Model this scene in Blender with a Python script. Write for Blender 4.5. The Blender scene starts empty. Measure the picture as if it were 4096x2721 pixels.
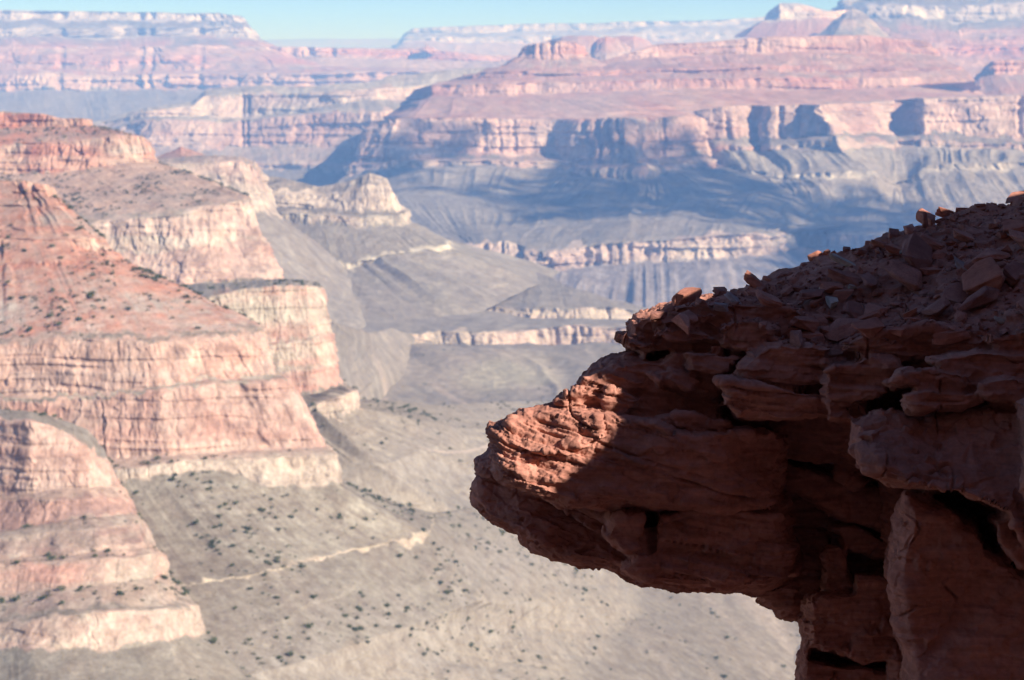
import bpy, bmesh, math, random
import numpy as np
from mathutils import Vector, Matrix, Euler
from mathutils.bvhtree import BVHTree

# ------------------------------------------------------------------ camera
SC = bpy.context.scene
COL = SC.collection
FPX, PITCH, HORIZON = 2053.0, math.atan((340 - 75) / 2053.0), 75
cam_data = bpy.data.cameras.new("camera")
cam = bpy.data.objects.new("camera", cam_data)
COL.objects.link(cam)
cam.location = (0, 0, 0)
cam.rotation_euler = (math.pi / 2 - PITCH, 0, 0)
cam_data.sensor_width = 36.0
cam_data.lens = 36.0 * FPX / 1024.0
cam_data.clip_start = 0.1
cam_data.clip_end = 200000.0
cam_data.dof.use_dof = True
cam_data.dof.focus_distance = 10.2
cam_data.dof.aperture_fstop = 4.8
SC.camera = cam

# ------------------------------------------------------------------ sky, sun, exposure
SUN_EL, SUN_AZ = math.radians(30.0), math.radians(56.0)   # azimuth: 0 = behind the camera, towards its right
TO_SUN = Vector((math.cos(SUN_EL) * math.sin(SUN_AZ), -math.cos(SUN_EL) * math.cos(SUN_AZ), math.sin(SUN_EL)))
world = bpy.data.worlds.new("World")
SC.world = world
world.use_nodes = True
wn = world.node_tree
sky = wn.nodes.new("ShaderNodeTexSky")
sky.sky_type = 'NISHITA'
sky.sun_disc = False
sky.sun_elevation = SUN_EL
sky.sun_rotation = math.atan2(TO_SUN.x, TO_SUN.y)
sky.altitude = 6000.0
sky.air_density = 0.9
sky.dust_density = 0.0
sky.ozone_density = 6.5
wn.links.new(sky.outputs[0], wn.nodes["Background"].inputs[0])
wn.nodes["Background"].inputs[1].default_value = 0.085
sun_d = bpy.data.lights.new("sun", 'SUN')
sun_d.energy = 5.0
sun_d.angle = math.radians(0.5)
sun_d.color = (1.0, 0.95, 0.935)
sun = bpy.data.objects.new("sun", sun_d)
COL.objects.link(sun)
sun.rotation_euler = TO_SUN.to_track_quat('Z', 'Y').to_euler()
sun.location = (300, -200, 500)
SC.view_settings.view_transform = 'Standard'
SC.view_settings.look = 'None'
SC.view_settings.gamma = 1.0
SC.view_settings.use_curve_mapping = False
SC.view_settings.exposure = 1.0
SC.cycles.max_bounces = 5
SC.cycles.diffuse_bounces = 3
SC.cycles.volume_bounces = 0
SC.cycles.use_denoising = True

# ------------------------------------------------------------------ helpers
CP, SP = math.cos(PITCH), math.sin(PITCH)
def at(u, v, d):
    """the world point seen at pixel (u, v) of the 1024 x 680 photo, d metres ahead"""
    x, y = (u - 512.0) / FPX, (340.0 - v) / FPX
    fy, fz = CP + y * SP, -SP + y * CP
    k = d / fy
    return (x * k, d, fz * k)

def atz(u, v, z):
    """the world point seen at pixel (u, v) at height z, as (u, v, distance)"""
    y = (340.0 - v) / FPX
    return (u, v, z * (CP + y * SP) / (-SP + y * CP))

def proj(P):
    P = np.asarray(P)
    X, Y, Z = P[..., 0], P[..., 1], P[..., 2]
    dz = Y * CP - Z * SP
    uy = Y * SP + Z * CP
    return 512 + FPX * X / dz, 340 - FPX * uy / dz

def _hash(ix, iy, iz, seed):
    n = (ix * 374761393 + iy * 668265263 + iz * 1274126177 + seed * 362437) & 0xFFFFFFFF
    n = ((n ^ (n >> 13)) * 1274126177) & 0xFFFFFFFF
    n = ((n ^ (n >> 16)) * 2246822519) & 0xFFFFFFFF
    return ((n ^ (n >> 15)) & 0xFFFF) / 32767.5 - 1.0

def noise(x, y, z=None, seed=0):
    """smooth value noise in -1..1"""
    x = np.asarray(x, dtype=np.float64); y = np.asarray(y, dtype=np.float64)
    z = np.zeros_like(x) if z is None else np.asarray(z, dtype=np.float64)
    x, y, z = np.broadcast_arrays(x, y, z)
    xf, yf, zf = np.floor(x), np.floor(y), np.floor(z)
    ix, iy, iz = xf.astype(np.int64), yf.astype(np.int64), zf.astype(np.int64)
    f = lambda t: t * t * t * (t * (t * 6 - 15) + 10)
    a, b, c = f(x - xf), f(y - yf), f(z - zf)
    H = lambda i, j, k: _hash(ix + i, iy + j, iz + k, seed)
    l = lambda p, q, t: p + (q - p) * t
    return l(l(l(H(0,0,0), H(1,0,0), a), l(H(0,1,0), H(1,1,0), a), b),
             l(l(H(0,0,1), H(1,0,1), a), l(H(0,1,1), H(1,1,1), a), b), c)

def fbm(x, y, z=None, seed=0, octs=4, gain=0.5):
    s, a, t = 0.0, 1.0, 0.0
    for o in range(octs):
        k = 2.03 ** o
        s = s + a * noise(x * k + 7.3 * o, y * k - 3.1 * o, None if z is None else z * k + 1.7 * o, seed + o)
        t += a; a *= gain
    return s / t * 1.6

def ridge(x, y, z=None, seed=0):
    return 1.0 - 2.0 * np.abs(noise(x, y, z, seed))

def smooth1(a, w, axis):
    if w < 1: return a
    k = np.exp(-0.5 * (np.arange(-2 * w, 2 * w + 1) / max(w * 0.8, .5)) ** 2); k /= k.sum()
    pad = [(0, 0)] * a.ndim; pad[axis] = (2 * w, 2 * w)
    b = np.pad(a, pad, mode='edge')
    out = np.zeros_like(a)
    n = a.shape[axis]
    for i, kk in enumerate(k):
        sl = [slice(None)] * a.ndim; sl[axis] = slice(i, i + n)
        out += kk * b[tuple(sl)]
    return out

def cells(a, b, seed):
    """flat cells on a wall: value of the nearest random cell plus a tilt across it, -1..1"""
    ia, ib = np.floor(a).astype(np.int64), np.floor(b).astype(np.int64)
    best = np.full(a.shape, 9e9); out = np.zeros(a.shape); z0 = np.zeros_like(ia)
    for i in (-1, 0, 1):
        for j in (-1, 0, 1):
            ca, cb = ia + i, ib + j
            da = a - ca - .5 - .46 * _hash(ca, cb, z0, seed); db = b - cb - .5 - .46 * _hash(ca, cb, z0, seed + 1)
            dd = da * da + db * db
            val = .7 * _hash(ca, cb, z0, seed + 2) + .9 * da * _hash(ca, cb, z0, seed + 3) + .5 * db * _hash(ca, cb, z0, seed + 4)
            u = dd < best; best[u] = dd[u]; out[u] = val[u]
    return out

def tag(o, label, cat, group=None, kind=None):
    o["label"] = label; o["category"] = cat
    if group: o["group"] = group
    if kind: o["kind"] = kind
    return o

def link_mesh(name, verts, faces, mat, col=None, parent=None, smooth=False):
    """verts (n,3) and faces (m,4) or (m,3) numpy arrays -> one linked mesh object"""
    me = bpy.data.meshes.new(name)
    verts = np.ascontiguousarray(verts, dtype=np.float32)
    faces = np.ascontiguousarray(faces, dtype=np.int32)
    k = faces.shape[1]
    me.vertices.add(len(verts)); me.vertices.foreach_set("co", verts.ravel())
    me.loops.add(faces.size); me.loops.foreach_set("vertex_index", faces.ravel())
    me.polygons.add(len(faces))
    me.polygons.foreach_set("loop_start", np.arange(0, faces.size, k, dtype=np.int32))
    me.polygons.foreach_set("loop_total", np.full(len(faces), k, dtype=np.int32))
    me.update(calc_edges=True)
    if smooth:
        me.polygons.foreach_set("use_smooth", np.ones(len(faces), dtype=bool))
    if col is not None:
        a = me.attributes.new("rock_colour", 'FLOAT_COLOR', 'POINT')
        c4 = np.ones((len(verts), 4), dtype=np.float32); c4[:, :col.shape[1]] = col
        a.data.foreach_set("color", c4.ravel())
    me.materials.append(mat)
    o = bpy.data.objects.new(name, me)
    COL.objects.link(o)
    if parent: o.parent = parent
    return o

def grid_faces(nr, nc):
    i = np.arange((nr - 1) * nc).reshape(nr - 1, nc)[:, :-1].ravel()
    return np.stack([i, i + nc, i + nc + 1, i + 1], 1)

# ------------------------------------------------------------------ materials
class NT:
    def __init__(s, name):
        s.m = bpy.data.materials.new(name); s.m.use_nodes = True
        s.t = s.m.node_tree; s.b = s.t.nodes["Principled BSDF"]
        s.b.inputs["Roughness"].default_value = 0.95
        s.b.inputs["Specular IOR Level"].default_value = 0.12
    def n(s, typ, **kw):
        x = s.t.nodes.new(typ)
        for k, v in kw.items():
            if k in x.inputs: x.inputs[k].default_value = v
            else: setattr(x, k, v)
        return x
    def l(s, a, b): s.t.links.new(a, b)
    def noise(s, co, scale, detail=4, rough=.55, vec=None):
        x = s.n("ShaderNodeTexNoise"); x.inputs["Scale"].default_value = scale
        x.inputs["Detail"].default_value = detail; x.inputs["Roughness"].default_value = rough
        if vec:
            mp = s.n("ShaderNodeMapping"); mp.inputs["Scale"].default_value = vec
            s.l(co, mp.inputs[0]); co = mp.outputs[0]
        s.l(co, x.inputs["Vector"]); return x.outputs["Fac"]
    def ramp(s, fac, stops):
        r = s.n("ShaderNodeValToRGB"); e = r.color_ramp.elements
        while len(e) < len(stops): e.new(.5)
        for el, (p, c) in zip(e, stops):
            el.position = p; el.color = (*c, 1) if len(c) == 3 else c
        s.l(fac, r.inputs[0]); return r.outputs[0]
    def mix(s, a, b, fac, mode='MIX'):
        x = s.n("ShaderNodeMix", data_type='RGBA', blend_type=mode)
        for v, i in ((fac, 0), (a, 6), (b, 7)):
            if isinstance(v, (int, float)): x.inputs[i].default_value = v
            elif isinstance(v, tuple): x.inputs[i].default_value = (*v, 1)
            else: s.l(v, x.inputs[i])
        return x.outputs[2]

def terrain_material(name, px):
    """rock colour of each bed from the mesh, broken up by stains and mottling of px metres"""
    M = NT(name)
    at_ = M.n("ShaderNodeAttribute", attribute_name="rock_colour")
    co = M.n("ShaderNodeTexCoord").outputs["Object"]
    n1 = M.noise(co, 1 / (14 * px), 6, .6)
    n2 = M.noise(co, 1 / (3.0 * px), 5, .65)
    n3 = M.noise(co, 1 / (5 * px), 4, .6, (1, 1, .22))
    c = M.mix(at_.outputs["Color"], M.ramp(n1, [(.3, (.74, .70, .68)), (.7, (1.2, 1.2, 1.2))]), 1.0, 'MULTIPLY')
    c = M.mix(c, M.ramp(n2, [(.3, (.80, .79, .78)), (.7, (1.18, 1.18, 1.18))]), 1.0, 'MULTIPLY')
    c = M.mix(c, M.ramp(n3, [(.32, (.84, .80, .78)), (.62, (1.08, 1.08, 1.08))]), .8, 'MULTIPLY')
    M.l(c, M.b.inputs["Base Color"])
    bp = M.n("ShaderNodeBump", Strength=.6, Distance=px * 1.2)
    M.l(M.noise(co, 1 / (3.5 * px), 6, .65), bp.inputs["Height"])
    M.l(bp.outputs[0], M.b.inputs["Normal"])
    return M.m
# ------------------------------------------------------------------ the canyon, lofted bed by bed
RED   = (.39, .245, .19);  RED_L = (.435, .315, .25);  RED_D = (.29, .19, .155)
SUP   = (.40, .195, .135);   SUP_L = (.46, .32, .24);  SUP_D = (.27, .145, .11)
SOIL  = (.335, .25, .20);  SOIL_L= (.40, .315, .26)
TALUS = (.19, .163, .130); TALUS_L = (.24, .21, .168)
GREY  = (.195, .175, .148); GREY_L = (.24, .214, .18)
TAN   = (.37, .305, .24);   TAN_L = (.44, .37, .295)
CREAM = (.38, .34, .265);   CREAM_L = (.46, .42, .335)
YEL   = (.218, .196, .158);   YEL_L = (.262, .238, .19)
GORGE = (.18, .155, .15);   GORGE_L = (.24, .21, .20)
WHITE = (.33, .30, .275);   WHITE_L = (.41, .375, .345)
GREEN = (.17, .165, .135)
VEG = []       # (points, weights) of slopes that carry shrubs

def floor_z(X, Y):
    z = -446 + 16 * fbm(X / 420, Y / 420, None, 201, 3) + 4.5 * ridge(X / 60 + Y / 160 + 1.5 * noise(X / 150, Y / 150, None, 203), Y / 500 - X / 300, None, 202) + .8 * fbm(X / 9, Y / 9, None, 204, 3)
    z = z + 10 * np.exp(-((Y - 3200) / 120.0) ** 2) * .3
    return np.where(Y > 3300, z - 90 * np.clip((Y - 3300) / 25.0, 0, 1) ** .7, z)
def floor_c(X, Y, Z):
    a = fbm(X / 160 + Y / 400, Y / 260, None, 211, 4)
    streak = noise(X / 40 + Y / 70 + 1.5 * noise(X / 90, Y / 90, None, 214), (Y - X) / 600, None, 212) + .6 * noise(X / 13 + Y / 24 + noise(X / 50, Y / 50, None, 215), (Y - X) / 240, None, 213)
    f = np.clip(.40 + .30 * a + .42 * np.clip(streak, -.7, 1) + .12 * fbm(X / 5, Y / 5, None, 216, 2), 0, 1)[..., None]
    yel = np.clip(fbm(X / 170, Y / 230, None, 218, 3) * 1.6 - .25, 0, 1)[..., None]
    c = np.array((.142, .125, .100)) * (1 - f) + np.array((.214, .184, .148)) * f
    pale = np.clip(noise(X / 22 + Y / 60, (Y - X) / 500, None, 219) * 2.2 - 1.35, 0, 1)[..., None]
    c = c * (1 - .45 * yel) + np.array((.26, .245, .175)) * .45 * yel
    c = c * (1 + .30 * np.clip((Y - 2150) / 800.0, 0, 1))[..., None]  # far floor lightened in its colour to offset its weaker sunlight
    return c * (1 - .6 * pale) + np.array((.43, .35, .285)) * .6 * pale
def seg(kind, n, c0, c1, streak=.5, amp=1.0, veg=0.0, c_end=None, sag=0.0, brk=0, led=.35, span=None):
    return dict(brk=brk, span=span, led=led, kind=kind, n=n, c0=c0, c1=c1, streak=streak, amp=amp, veg=veg, c_end=c_end, sag=sag)

def loft(name, rows, segs, nu, mat, px, label, cat, seed=1, wig=5.0, cliff=1.0, slope=1.0, rounding=.008, kind='structure', dD=0.0, alcove=None, blend_floor=False, jitter=1.0):
    R = np.array([[at(u, v, d + dD) for (u, v, d) in r] for r in rows])        # nr, K, 3
    UV = np.array([[(u, v) for (u, v, d) in r] for r in rows], dtype=float)
    K = R.shape[1]
    seglen = np.linalg.norm(np.diff(UV, axis=1), axis=2).mean(0) + 1.5
    s = np.concatenate([[0], np.cumsum(seglen)]); s /= s[-1]
    sq = np.linspace(0, 1, nu)
    R = np.stack([np.stack([np.interp(sq, s, R[i, :, k]) for k in range(3)], 1) for i in range(len(rows))])
    R = smooth1(R, max(1, int(nu * rounding)), 1)
    Lm = np.concatenate([[0], np.cumsum(np.linalg.norm(np.diff(UV, axis=1), axis=2).mean(0))])
    Lq = np.interp(sq, s, Lm)                        # photo pixels along the contour
    for i in range(1, len(rows)):
        jz = jitter * (1.3 * fbm(Lq / 50, Lq * 0 + 3.7 * i, None, seed + 5, 2) + 1.0 * noise(Lq / 90, Lq * 0 + 1.9 * i, None, seed + 6))
        R[i, :, 2] += jz * px * .8
        jr = jitter * px * 2.2 * fbm(Lq / 70, Lq * 0 + 2.3 * i, None, seed + 7, 2)
        R[i, :, 1] -= jr; R[i, :, 0] += .5 * jr
    for i, sg in enumerate(segs):                     # ledges that die out under debris
        if sg['brk'] > 0:
            m = np.clip((fbm(Lq / sg['brk'], Lq * 0 + 5.1 * i, None, seed + 8, 3) + (.55 if sg['n'] > 25 else .2)) * (1.5 if sg['n'] > 25 else 2.4), .4 if sg['n'] > 25 else .04, 1)
            m = np.maximum(m, np.clip((sq - .72) / .1, 0, 1) * (sg['n'] > 15))
            if sg['n'] <= 15: m = np.maximum(m * (1 - np.clip((sq - .93) / .05, 0, 1)), .03)
            if sg['span']:
                uq = np.interp(sq, s, UV[i, :, 0])
                m = np.maximum(m * np.clip((uq - sg['span'][0]) / 14, 0, 1) * np.clip((sg['span'][1] - uq) / 6, 0, 1) * np.clip(np.abs(uq - sg['span'][2]) / 10, .05, 1), .02)
            m = m[:, None]
            R[i + 1] = R[i] * (1 - m) + R[i + 1] * m
    G, CL, C0, C1, ST, AM, TT, VG, SG, LE = [], [], [], [], [], [], [], [], [], []
    for i, sg in enumerate(segs):
        last = i == len(segs) - 1
        t = np.linspace(0, 1, sg['n'], endpoint=last)
        for tt in t:
            P = R[i] * (1 - tt) + R[i + 1] * tt
            if sg['sag']:
                P = P.copy(); P[:, 2] -= sg['sag'] * px * 4 * tt * (1 - tt)
            G.append(P)
            CL.append(1.0 if sg['kind'] == 'cliff' else 0.0)
            ce = sg['c_end']
            C0.append(np.array(sg['c0']) if ce is None else np.array(sg['c0']) * (1 - tt) + np.array(ce) * tt)
            C1.append(sg['c1']); ST.append(sg['streak']); AM.append(sg['amp']); TT.append(tt); VG.append(sg['veg']); SG.append(i); LE.append(sg['led'])
    G = np.array(G); nr = len(G)
    CL, C0, C1, ST, AM, TT, VG = map(np.array, (CL, C0, C1, ST, AM, TT, VG))
    SG = np.array(SG); LE = smooth1(np.array(LE, float), 2, 0)[:, None]
    Gs = smooth1(smooth1(G, max(2, nu // 60), 1), 2, 0)
    T = np.gradient(Gs, axis=1)
    nx, ny = T[..., 1], -T[..., 0]
    ln = np.hypot(nx, ny) + 1e-9
    nx, ny = nx / ln, ny / ln
    X, Y, Z = G[..., 0], G[..., 1], G[..., 2]
    clw = smooth1(CL.astype(float), 2, 0)[:, None] * np.ones((1, nu))
    am = smooth1(AM.astype(float), 2, 0)[:, None]
    q = px
    # plan wiggle shared by the whole height of the cliff
    wigv = wig * q * (fbm(X / (70 * q), Y / (70 * q), Z / (500 * q), seed, 3))
    d = q * cliff * am * (2.6 * fbm(X / (34 * q), Y / (34 * q), Z / (110 * q), seed + 20, 3)
             + 1.0 * (ridge(X / (19 * q) + .5 * noise(Z / (25 * q), X / (30 * q), None, seed + 35), Y / (19 * q), Z / (70 * q), seed + 30) - .3) * (.55 + .6 * noise(X / (50 * q), Y / (50 * q), Z / (60 * q), seed + 36)) 
             + 1.1 * fbm(X / (7 * q), Y / (7 * q), Z / (30 * q), seed + 40, 3)
             + 0.7 * noise(X / (3 * q), Y / (3 * q), Z / (7 * q), seed + 45))
    bed = Z / q + 2.5 * noise(X / (90 * q), Y / (90 * q), None, seed + 50)
    stepn = noise(bed / 9.0, X / (160 * q), Y / (160 * q), seed + 51) + .6 * noise(bed / 3.6, X / (60 * q), Y / (60 * q), seed + 52)
    stepn = np.tanh(4.5 * stepn)
    d += q * cliff * am * 1.65 * stepn
    Lc = np.ones((nr, 1)) * np.concatenate([[0], np.cumsum(np.linalg.norm(np.diff(Gs, axis=1), axis=2).mean(0))])[None, :]
    wob = .35 * noise(Lc / (9 * q), Z / (9 * q), None, seed + 55)
    d += q * cliff * am * (1.5 * cells(Lc / (26 * q) + wob, Z / (34 * q) + wob, seed + 56) + .8 * cells(Lc / (9 * q) + wob, Z / (13 * q) + wob, seed + 57))
    joint = np.abs(noise(Lc / (30 * q) + .12 * noise(Z / (8 * q), Lc / (60 * q), None, seed + 58), Z / (160 * q), None, seed + 59))
    d -= q * cliff * am * 3.0 * np.exp(-(joint / .035) ** 2) * np.clip(fbm(Lc / (60 * q), Z / (30 * q), None, seed + 60, 2) * 3, 0, 1)
    if alcove is not None:
        Up, Vp = proj(G)
        for (ua, w, dep) in alcove:        # vertical re-entrants where the photo shows them
            d -= clw * dep * q * np.exp(-((Up - ua + 2.0 * noise(Z / (18 * q), X * 0, None, seed + 61)) / w) ** 4)
    slm = np.clip(fbm(X / (60 * q), Y / (60 * q), Z / (30 * q), seed + 64, 2) * 2 + .35, 0, 1)
    sraw = noise(bed / 7.5, X / (90 * q), Y / (90 * q), seed + 63) + .5 * noise(bed / 3.2, X / (40 * q), Y / (40 * q), seed + 65)
    sled = np.tanh(3.5 * sraw) * slm
    dh = wigv + clw * d + (1 - clw) * q * LE * 4.2 * sled
    G[..., 0] += nx * dh; G[..., 1] += ny * dh
    # gullies run down the slopes
    Lr = np.cumsum(np.concatenate([[0], np.linalg.norm(np.diff(Gs, axis=1), axis=2).mean(0)]))
    L = np.ones((nr, 1)) * Lr[None, :]
    tl = (SG + TT)[:, None] * np.ones((1, nu))
    warp = 5 * noise(L / (45 * q), tl * .9, None, seed + 70)
    gul = ridge(L / (19 * q) + warp * .12, tl * .55, None, seed + 71) + .55 * ridge(L / (7.5 * q) + warp * .2, tl * .9, None, seed + 72)
    fade = (4 * TT * (1 - TT))[:, None] ** .6
    dz = q * slope * (am * (1.4 * fbm(L / (60 * q), tl * .6, None, seed + 73, 2) * fade + 1.15 * gul * fade * (.55 + .5 * noise(L / (40 * q), tl * 2.1, None, seed + 77)))
                      + .42 * fbm(X / (4 * q), Y / (4 * q), None, seed + 74, 3))
    G[..., 2] += (1 - clw) * dz
    # colour of the beds
    blend = fbm(X / (46 * q), Y / (46 * q), Z / (46 * q), seed + 80, 5)
    strk = fbm(X / (5.5 * q), Y / (5.5 * q), Z / (55 * q), seed + 81, 3)
    band = noise(bed / 4.5, X / (120 * q), Y / (120 * q), seed + 82) + .6 * noise(bed / 1.7, X / (60 * q), Y / (60 * q), seed + 84)
    spot = fbm(X / (7 * q), Y / (7 * q), Z / (7 * q), seed + 83, 3)
    run = noise(L / (3.0 * q) + warp * .4, tl * .9, None, seed + 85) + .7 * noise(L / (9 * q) + warp * .3, tl * .5, None, seed + 86)
    ri = np.clip(np.round(np.arange(nr)[:, None] + 5.5 * fbm(Lc / (13 * q), Z / (26 * q), None, seed + 89, 3) + 3.5 * noise(Lc / (45 * q), Z / (60 * q), None, seed + 90)), 0, nr - 1).astype(int)
    C0r, C1r, STr = C0[ri], C1[ri], ST[ri]
    clc = np.where(CL[ri] > .5, 1.0, 0.0)
    f = np.where(clc > .5, .42 + .75 * blend + .28 * STr * strk + .44 * band, .40 + .50 * blend + .38 * spot + (.20 + .34 * np.clip(AM[:, None] - 1, 0, 1)) * run * fade)
    f = np.clip(f, -.25, 1.15)[..., None]
    C = C0r * (1 - f) + C1r * f
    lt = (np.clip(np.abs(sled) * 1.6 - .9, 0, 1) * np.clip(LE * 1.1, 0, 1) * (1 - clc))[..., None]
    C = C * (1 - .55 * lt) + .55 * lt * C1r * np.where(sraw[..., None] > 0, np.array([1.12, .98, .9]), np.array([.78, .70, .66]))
    C = smooth1(C, 1, 0)
    dark = np.clip((strk - .35) * 1.6, 0, 1) * (clc > .5) * .38 * STr
    C = C * (1 - dark[..., None] * np.array([.75, .85, .9]))
    # pale fresh scars and dark varnish patches on the walls
    scar = np.clip((fbm(X / (24 * q), Y / (24 * q), Z / (40 * q), seed + 87, 3) - .30) * 2.6, 0, 1) * clc
    varn = np.clip((fbm(X / (20 * q), Y / (20 * q), Z / (14 * q), seed + 88, 4) - .22) * 2.0, 0, 1) * clc
    C = C * (1 + .26 * scar[..., None] * np.array([1.0, .95, .85])) * (1 - .30 * varn[..., None] * np.array([.9, .9, .85]))
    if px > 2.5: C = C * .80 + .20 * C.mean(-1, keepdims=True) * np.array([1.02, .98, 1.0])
    C = np.clip(C, .03, .85)
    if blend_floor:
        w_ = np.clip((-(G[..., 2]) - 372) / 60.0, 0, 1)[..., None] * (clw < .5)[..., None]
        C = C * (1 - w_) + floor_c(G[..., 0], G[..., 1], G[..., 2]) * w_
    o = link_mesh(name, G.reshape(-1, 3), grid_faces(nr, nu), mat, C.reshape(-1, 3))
    tag(o, label, cat, kind=kind)
    if VG.max() > 0:
        VEG.append((G, VG))
    return o

MAT_NEAR = terrain_material("near_cliff_rock", .6)
MAT_MID = terrain_material("middle_cliff_rock", 1.7)
MAT_FAR = terrain_material("far_mesa_rock", 3.4)
MAT_RIM = terrain_material("rim_rock", 7.0)

# --- nearest stepped cliff block, bottom left
A = [
 [(-80,412,1150),(0,412,1130),(30,413,1120),(50,418,1110),(80,433,1110),(98,452,1110),(104,470,1120),(100,485,1180)],
 [(-80,408,1050),(0,409,1040),(30,410,1030),(56,416,1030),(89,431,1030),(107,450,1040),(112,463,1070),(108,475,1150)],
 [(-80,420,1020),(0,418,1015),(30,420,1005),(58,430,1005),(88,447,1005),(108,462,1020),(115,470,1050),(111,480,1140)],
 [(-80,500,1005),(0,497,1000),(30,494,992),(58,491,992),(90,488,992),(112,486,1005),(120,484,1040),(116,488,1130)],
 [(-80,505,990),(0,501,985),(30,499,977),(58,498,975),(92,498,978),(122,499,990),(131,500,1030),(126,503,1120)],
 [(-80,536,975),(0,532,970),(30,527,965),(60,521,963),(95,517,965),(128,514,978),(137,512,1018),(131,514,1110)],
 [(-80,543,955),(0,538,950),(30,534,948),(60,531,946),(97,528,950),(135,524,962),(146,521,1005),(140,523,1100)],
 [(-80,560,940),(0,558,936),(30,558,934),(60,556,932),(100,552,936),(143,549,948),(156,547,992),(150,548,1090)],
 [(-80,564,930),(0,563,925),(30,562,922),(60,561,920),(102,557,924),(148,554,937),(163,554,980),(156,555,1080)],
 [(-80,600,915),(0,595,910),(30,590,908),(62,588,906),(104,587,910),(150,582,922),(167,577,968),(160,578,1070)],
 [(-80,620,890),(0,616,885),(30,613,880),(62,611,878),(104,608,880),(158,603,895),(186,592,945),(178,594,1060)],
 [(-80,624,882),(0,621,877),(30,620,872),(64,618,870),(108,615,872),(165,609,887),(197,604,935),(188,606,1050)],
 [(-80,650,872),(0,646,867),(30,645,862),(64,650,858),(106,650,860),(168,640,876),(205,631,925),(197,634,1040)],
 [(-80,800,765),(0,800,762),(40,800,760),(90,790,760),(150,780,765),(230,760,800),(300,735,850),(300,700,960)],
 [(-80,1000,650),(0,1000,650),(40,1000,650),(90,1000,650),(150,960,660),(250,880,780),(335,800,850),(335,745,960)],
]
AS = [seg('slope',6,SOIL,TALUS_L,veg=.5), seg('slope',14,TALUS,GREY_L,veg=1), seg('cliff',70,RED_L,RED), seg('slope',8,SOIL,SUP_L,veg=1.2,led=.7),
      seg('cliff',30,RED_D,RED), seg('slope',16,SOIL,TAN,veg=1.2,led=.8), seg('cliff',28,RED_D,TAN), seg('slope',8,SOIL,SUP_L,veg=1.2,led=.7),
      seg('cliff',36,RED,TAN), seg('slope',26,SOIL,TAN,veg=1.4,led=.9), seg('slope',8,TALUS,TAN), seg('cliff',34,RED_L,TAN),
      seg('slope',110,YEL,TALUS_L,veg=1.2,c_end=TALUS), seg('slope',20,TALUS,TALUS_L)]
loft("cliff", A, AS, 420, MAT_NEAR, .5, "nearest stepped red and tan cliff block with grey ledges at the lower left", "cliff", 11, wig=2.5, cliff=.65, slope=.6, jitter=1.7)

# --- main left spur: red slopes over the big Redwall face
B = [
 [(-80,178,1480),(-40,179,1475),(0,180,1470),(25,181,1460),(44,184,1455),(48,188,1480),(44,192,1560)],
 [(-80,178,1430),(-40,179,1425),(0,180,1420),(25,181,1410),(45,184,1405),(52,188,1420),(50,192,1500)],
 [(-80,192,1420),(-40,193,1415),(0,193,1410),(25,193,1400),(47,194,1395),(56,197,1412),(53,199,1500)],
 [(-80,238,1330),(-40,238,1330),(0,239,1325),(40,239,1320),(90,238,1320),(106,241,1340),(103,247,1450)],
 [(-80,250,1325),(-40,250,1325),(0,250,1320),(42,251,1314),(95,251,1314),(114,252,1335),(110,256,1440)],
 [(-80,263,1300),(-40,263,1300),(0,264,1297),(45,262,1292),(100,259,1295),(127,262,1322),(122,266,1430)],
 [(-80,268,1297),(-40,268,1297),(0,269,1293),(46,267,1288),(104,264,1290),(132,266,1318),(126,269,1425)],
 [(-80,342,1218),(-40,340,1215),(0,338,1213),(72,331,1203),(150,334,1198),(262,326,1215),(250,320,1340)],
 [(-80,349,1208),(-40,347,1206),(0,345,1204),(72,340,1195),(150,341,1189),(264,331,1210),(252,326,1335)],
 [(-80,400,1195),(-40,398,1193),(0,396,1190),(72,396,1182),(160,385,1178),(278,374,1195),(268,370,1320)],
 [(-80,404,1189),(-40,402,1187),(0,400,1184),(73,400,1176),(162,389,1172),(290,378,1188),(278,374,1315)],
 [(-80,470,1170),(-40,468,1168),(0,466,1166),(75,463,1160),(165,456,1155),(327,446,1172),(318,440,1300)],
 [(-80,490,1140),(-40,488,1138),(0,485,1136),(80,475,1135),(175,463,1140),(338,455,1160),(330,450,1290)],
 [(-80,515,1130),(-40,512,1128),(0,510,1126),(85,500,1124),(178,492,1128),(341,484,1150),(333,478,1280)],
 [(-80,600,1030),(-40,600,1030),(60,600,1020),(150,590,1020),(262,571,1050),(428,533,1180),(436,512,1300)],
 [(-80,608,1026),(-40,608,1026),(60,608,1016),(150,598,1015),(264,584,1046),(429,549,1174),(437,518,1300)],
 [(-80,720,880),(-40,720,880),(60,715,875),(190,690,920),(330,655,990),(480,600,1140),(510,500,1480)],
 [(-80,900,640),(-40,900,640),(80,900,700),(330,800,850),(560,700,1150),(640,610,1450),(640,480,1900)],
 [(-80,1200,480),(-40,1200,480),(80,1200,480),(400,1100,700),(760,820,1200),(860,640,1640),(800,480,2300)],
]
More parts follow.
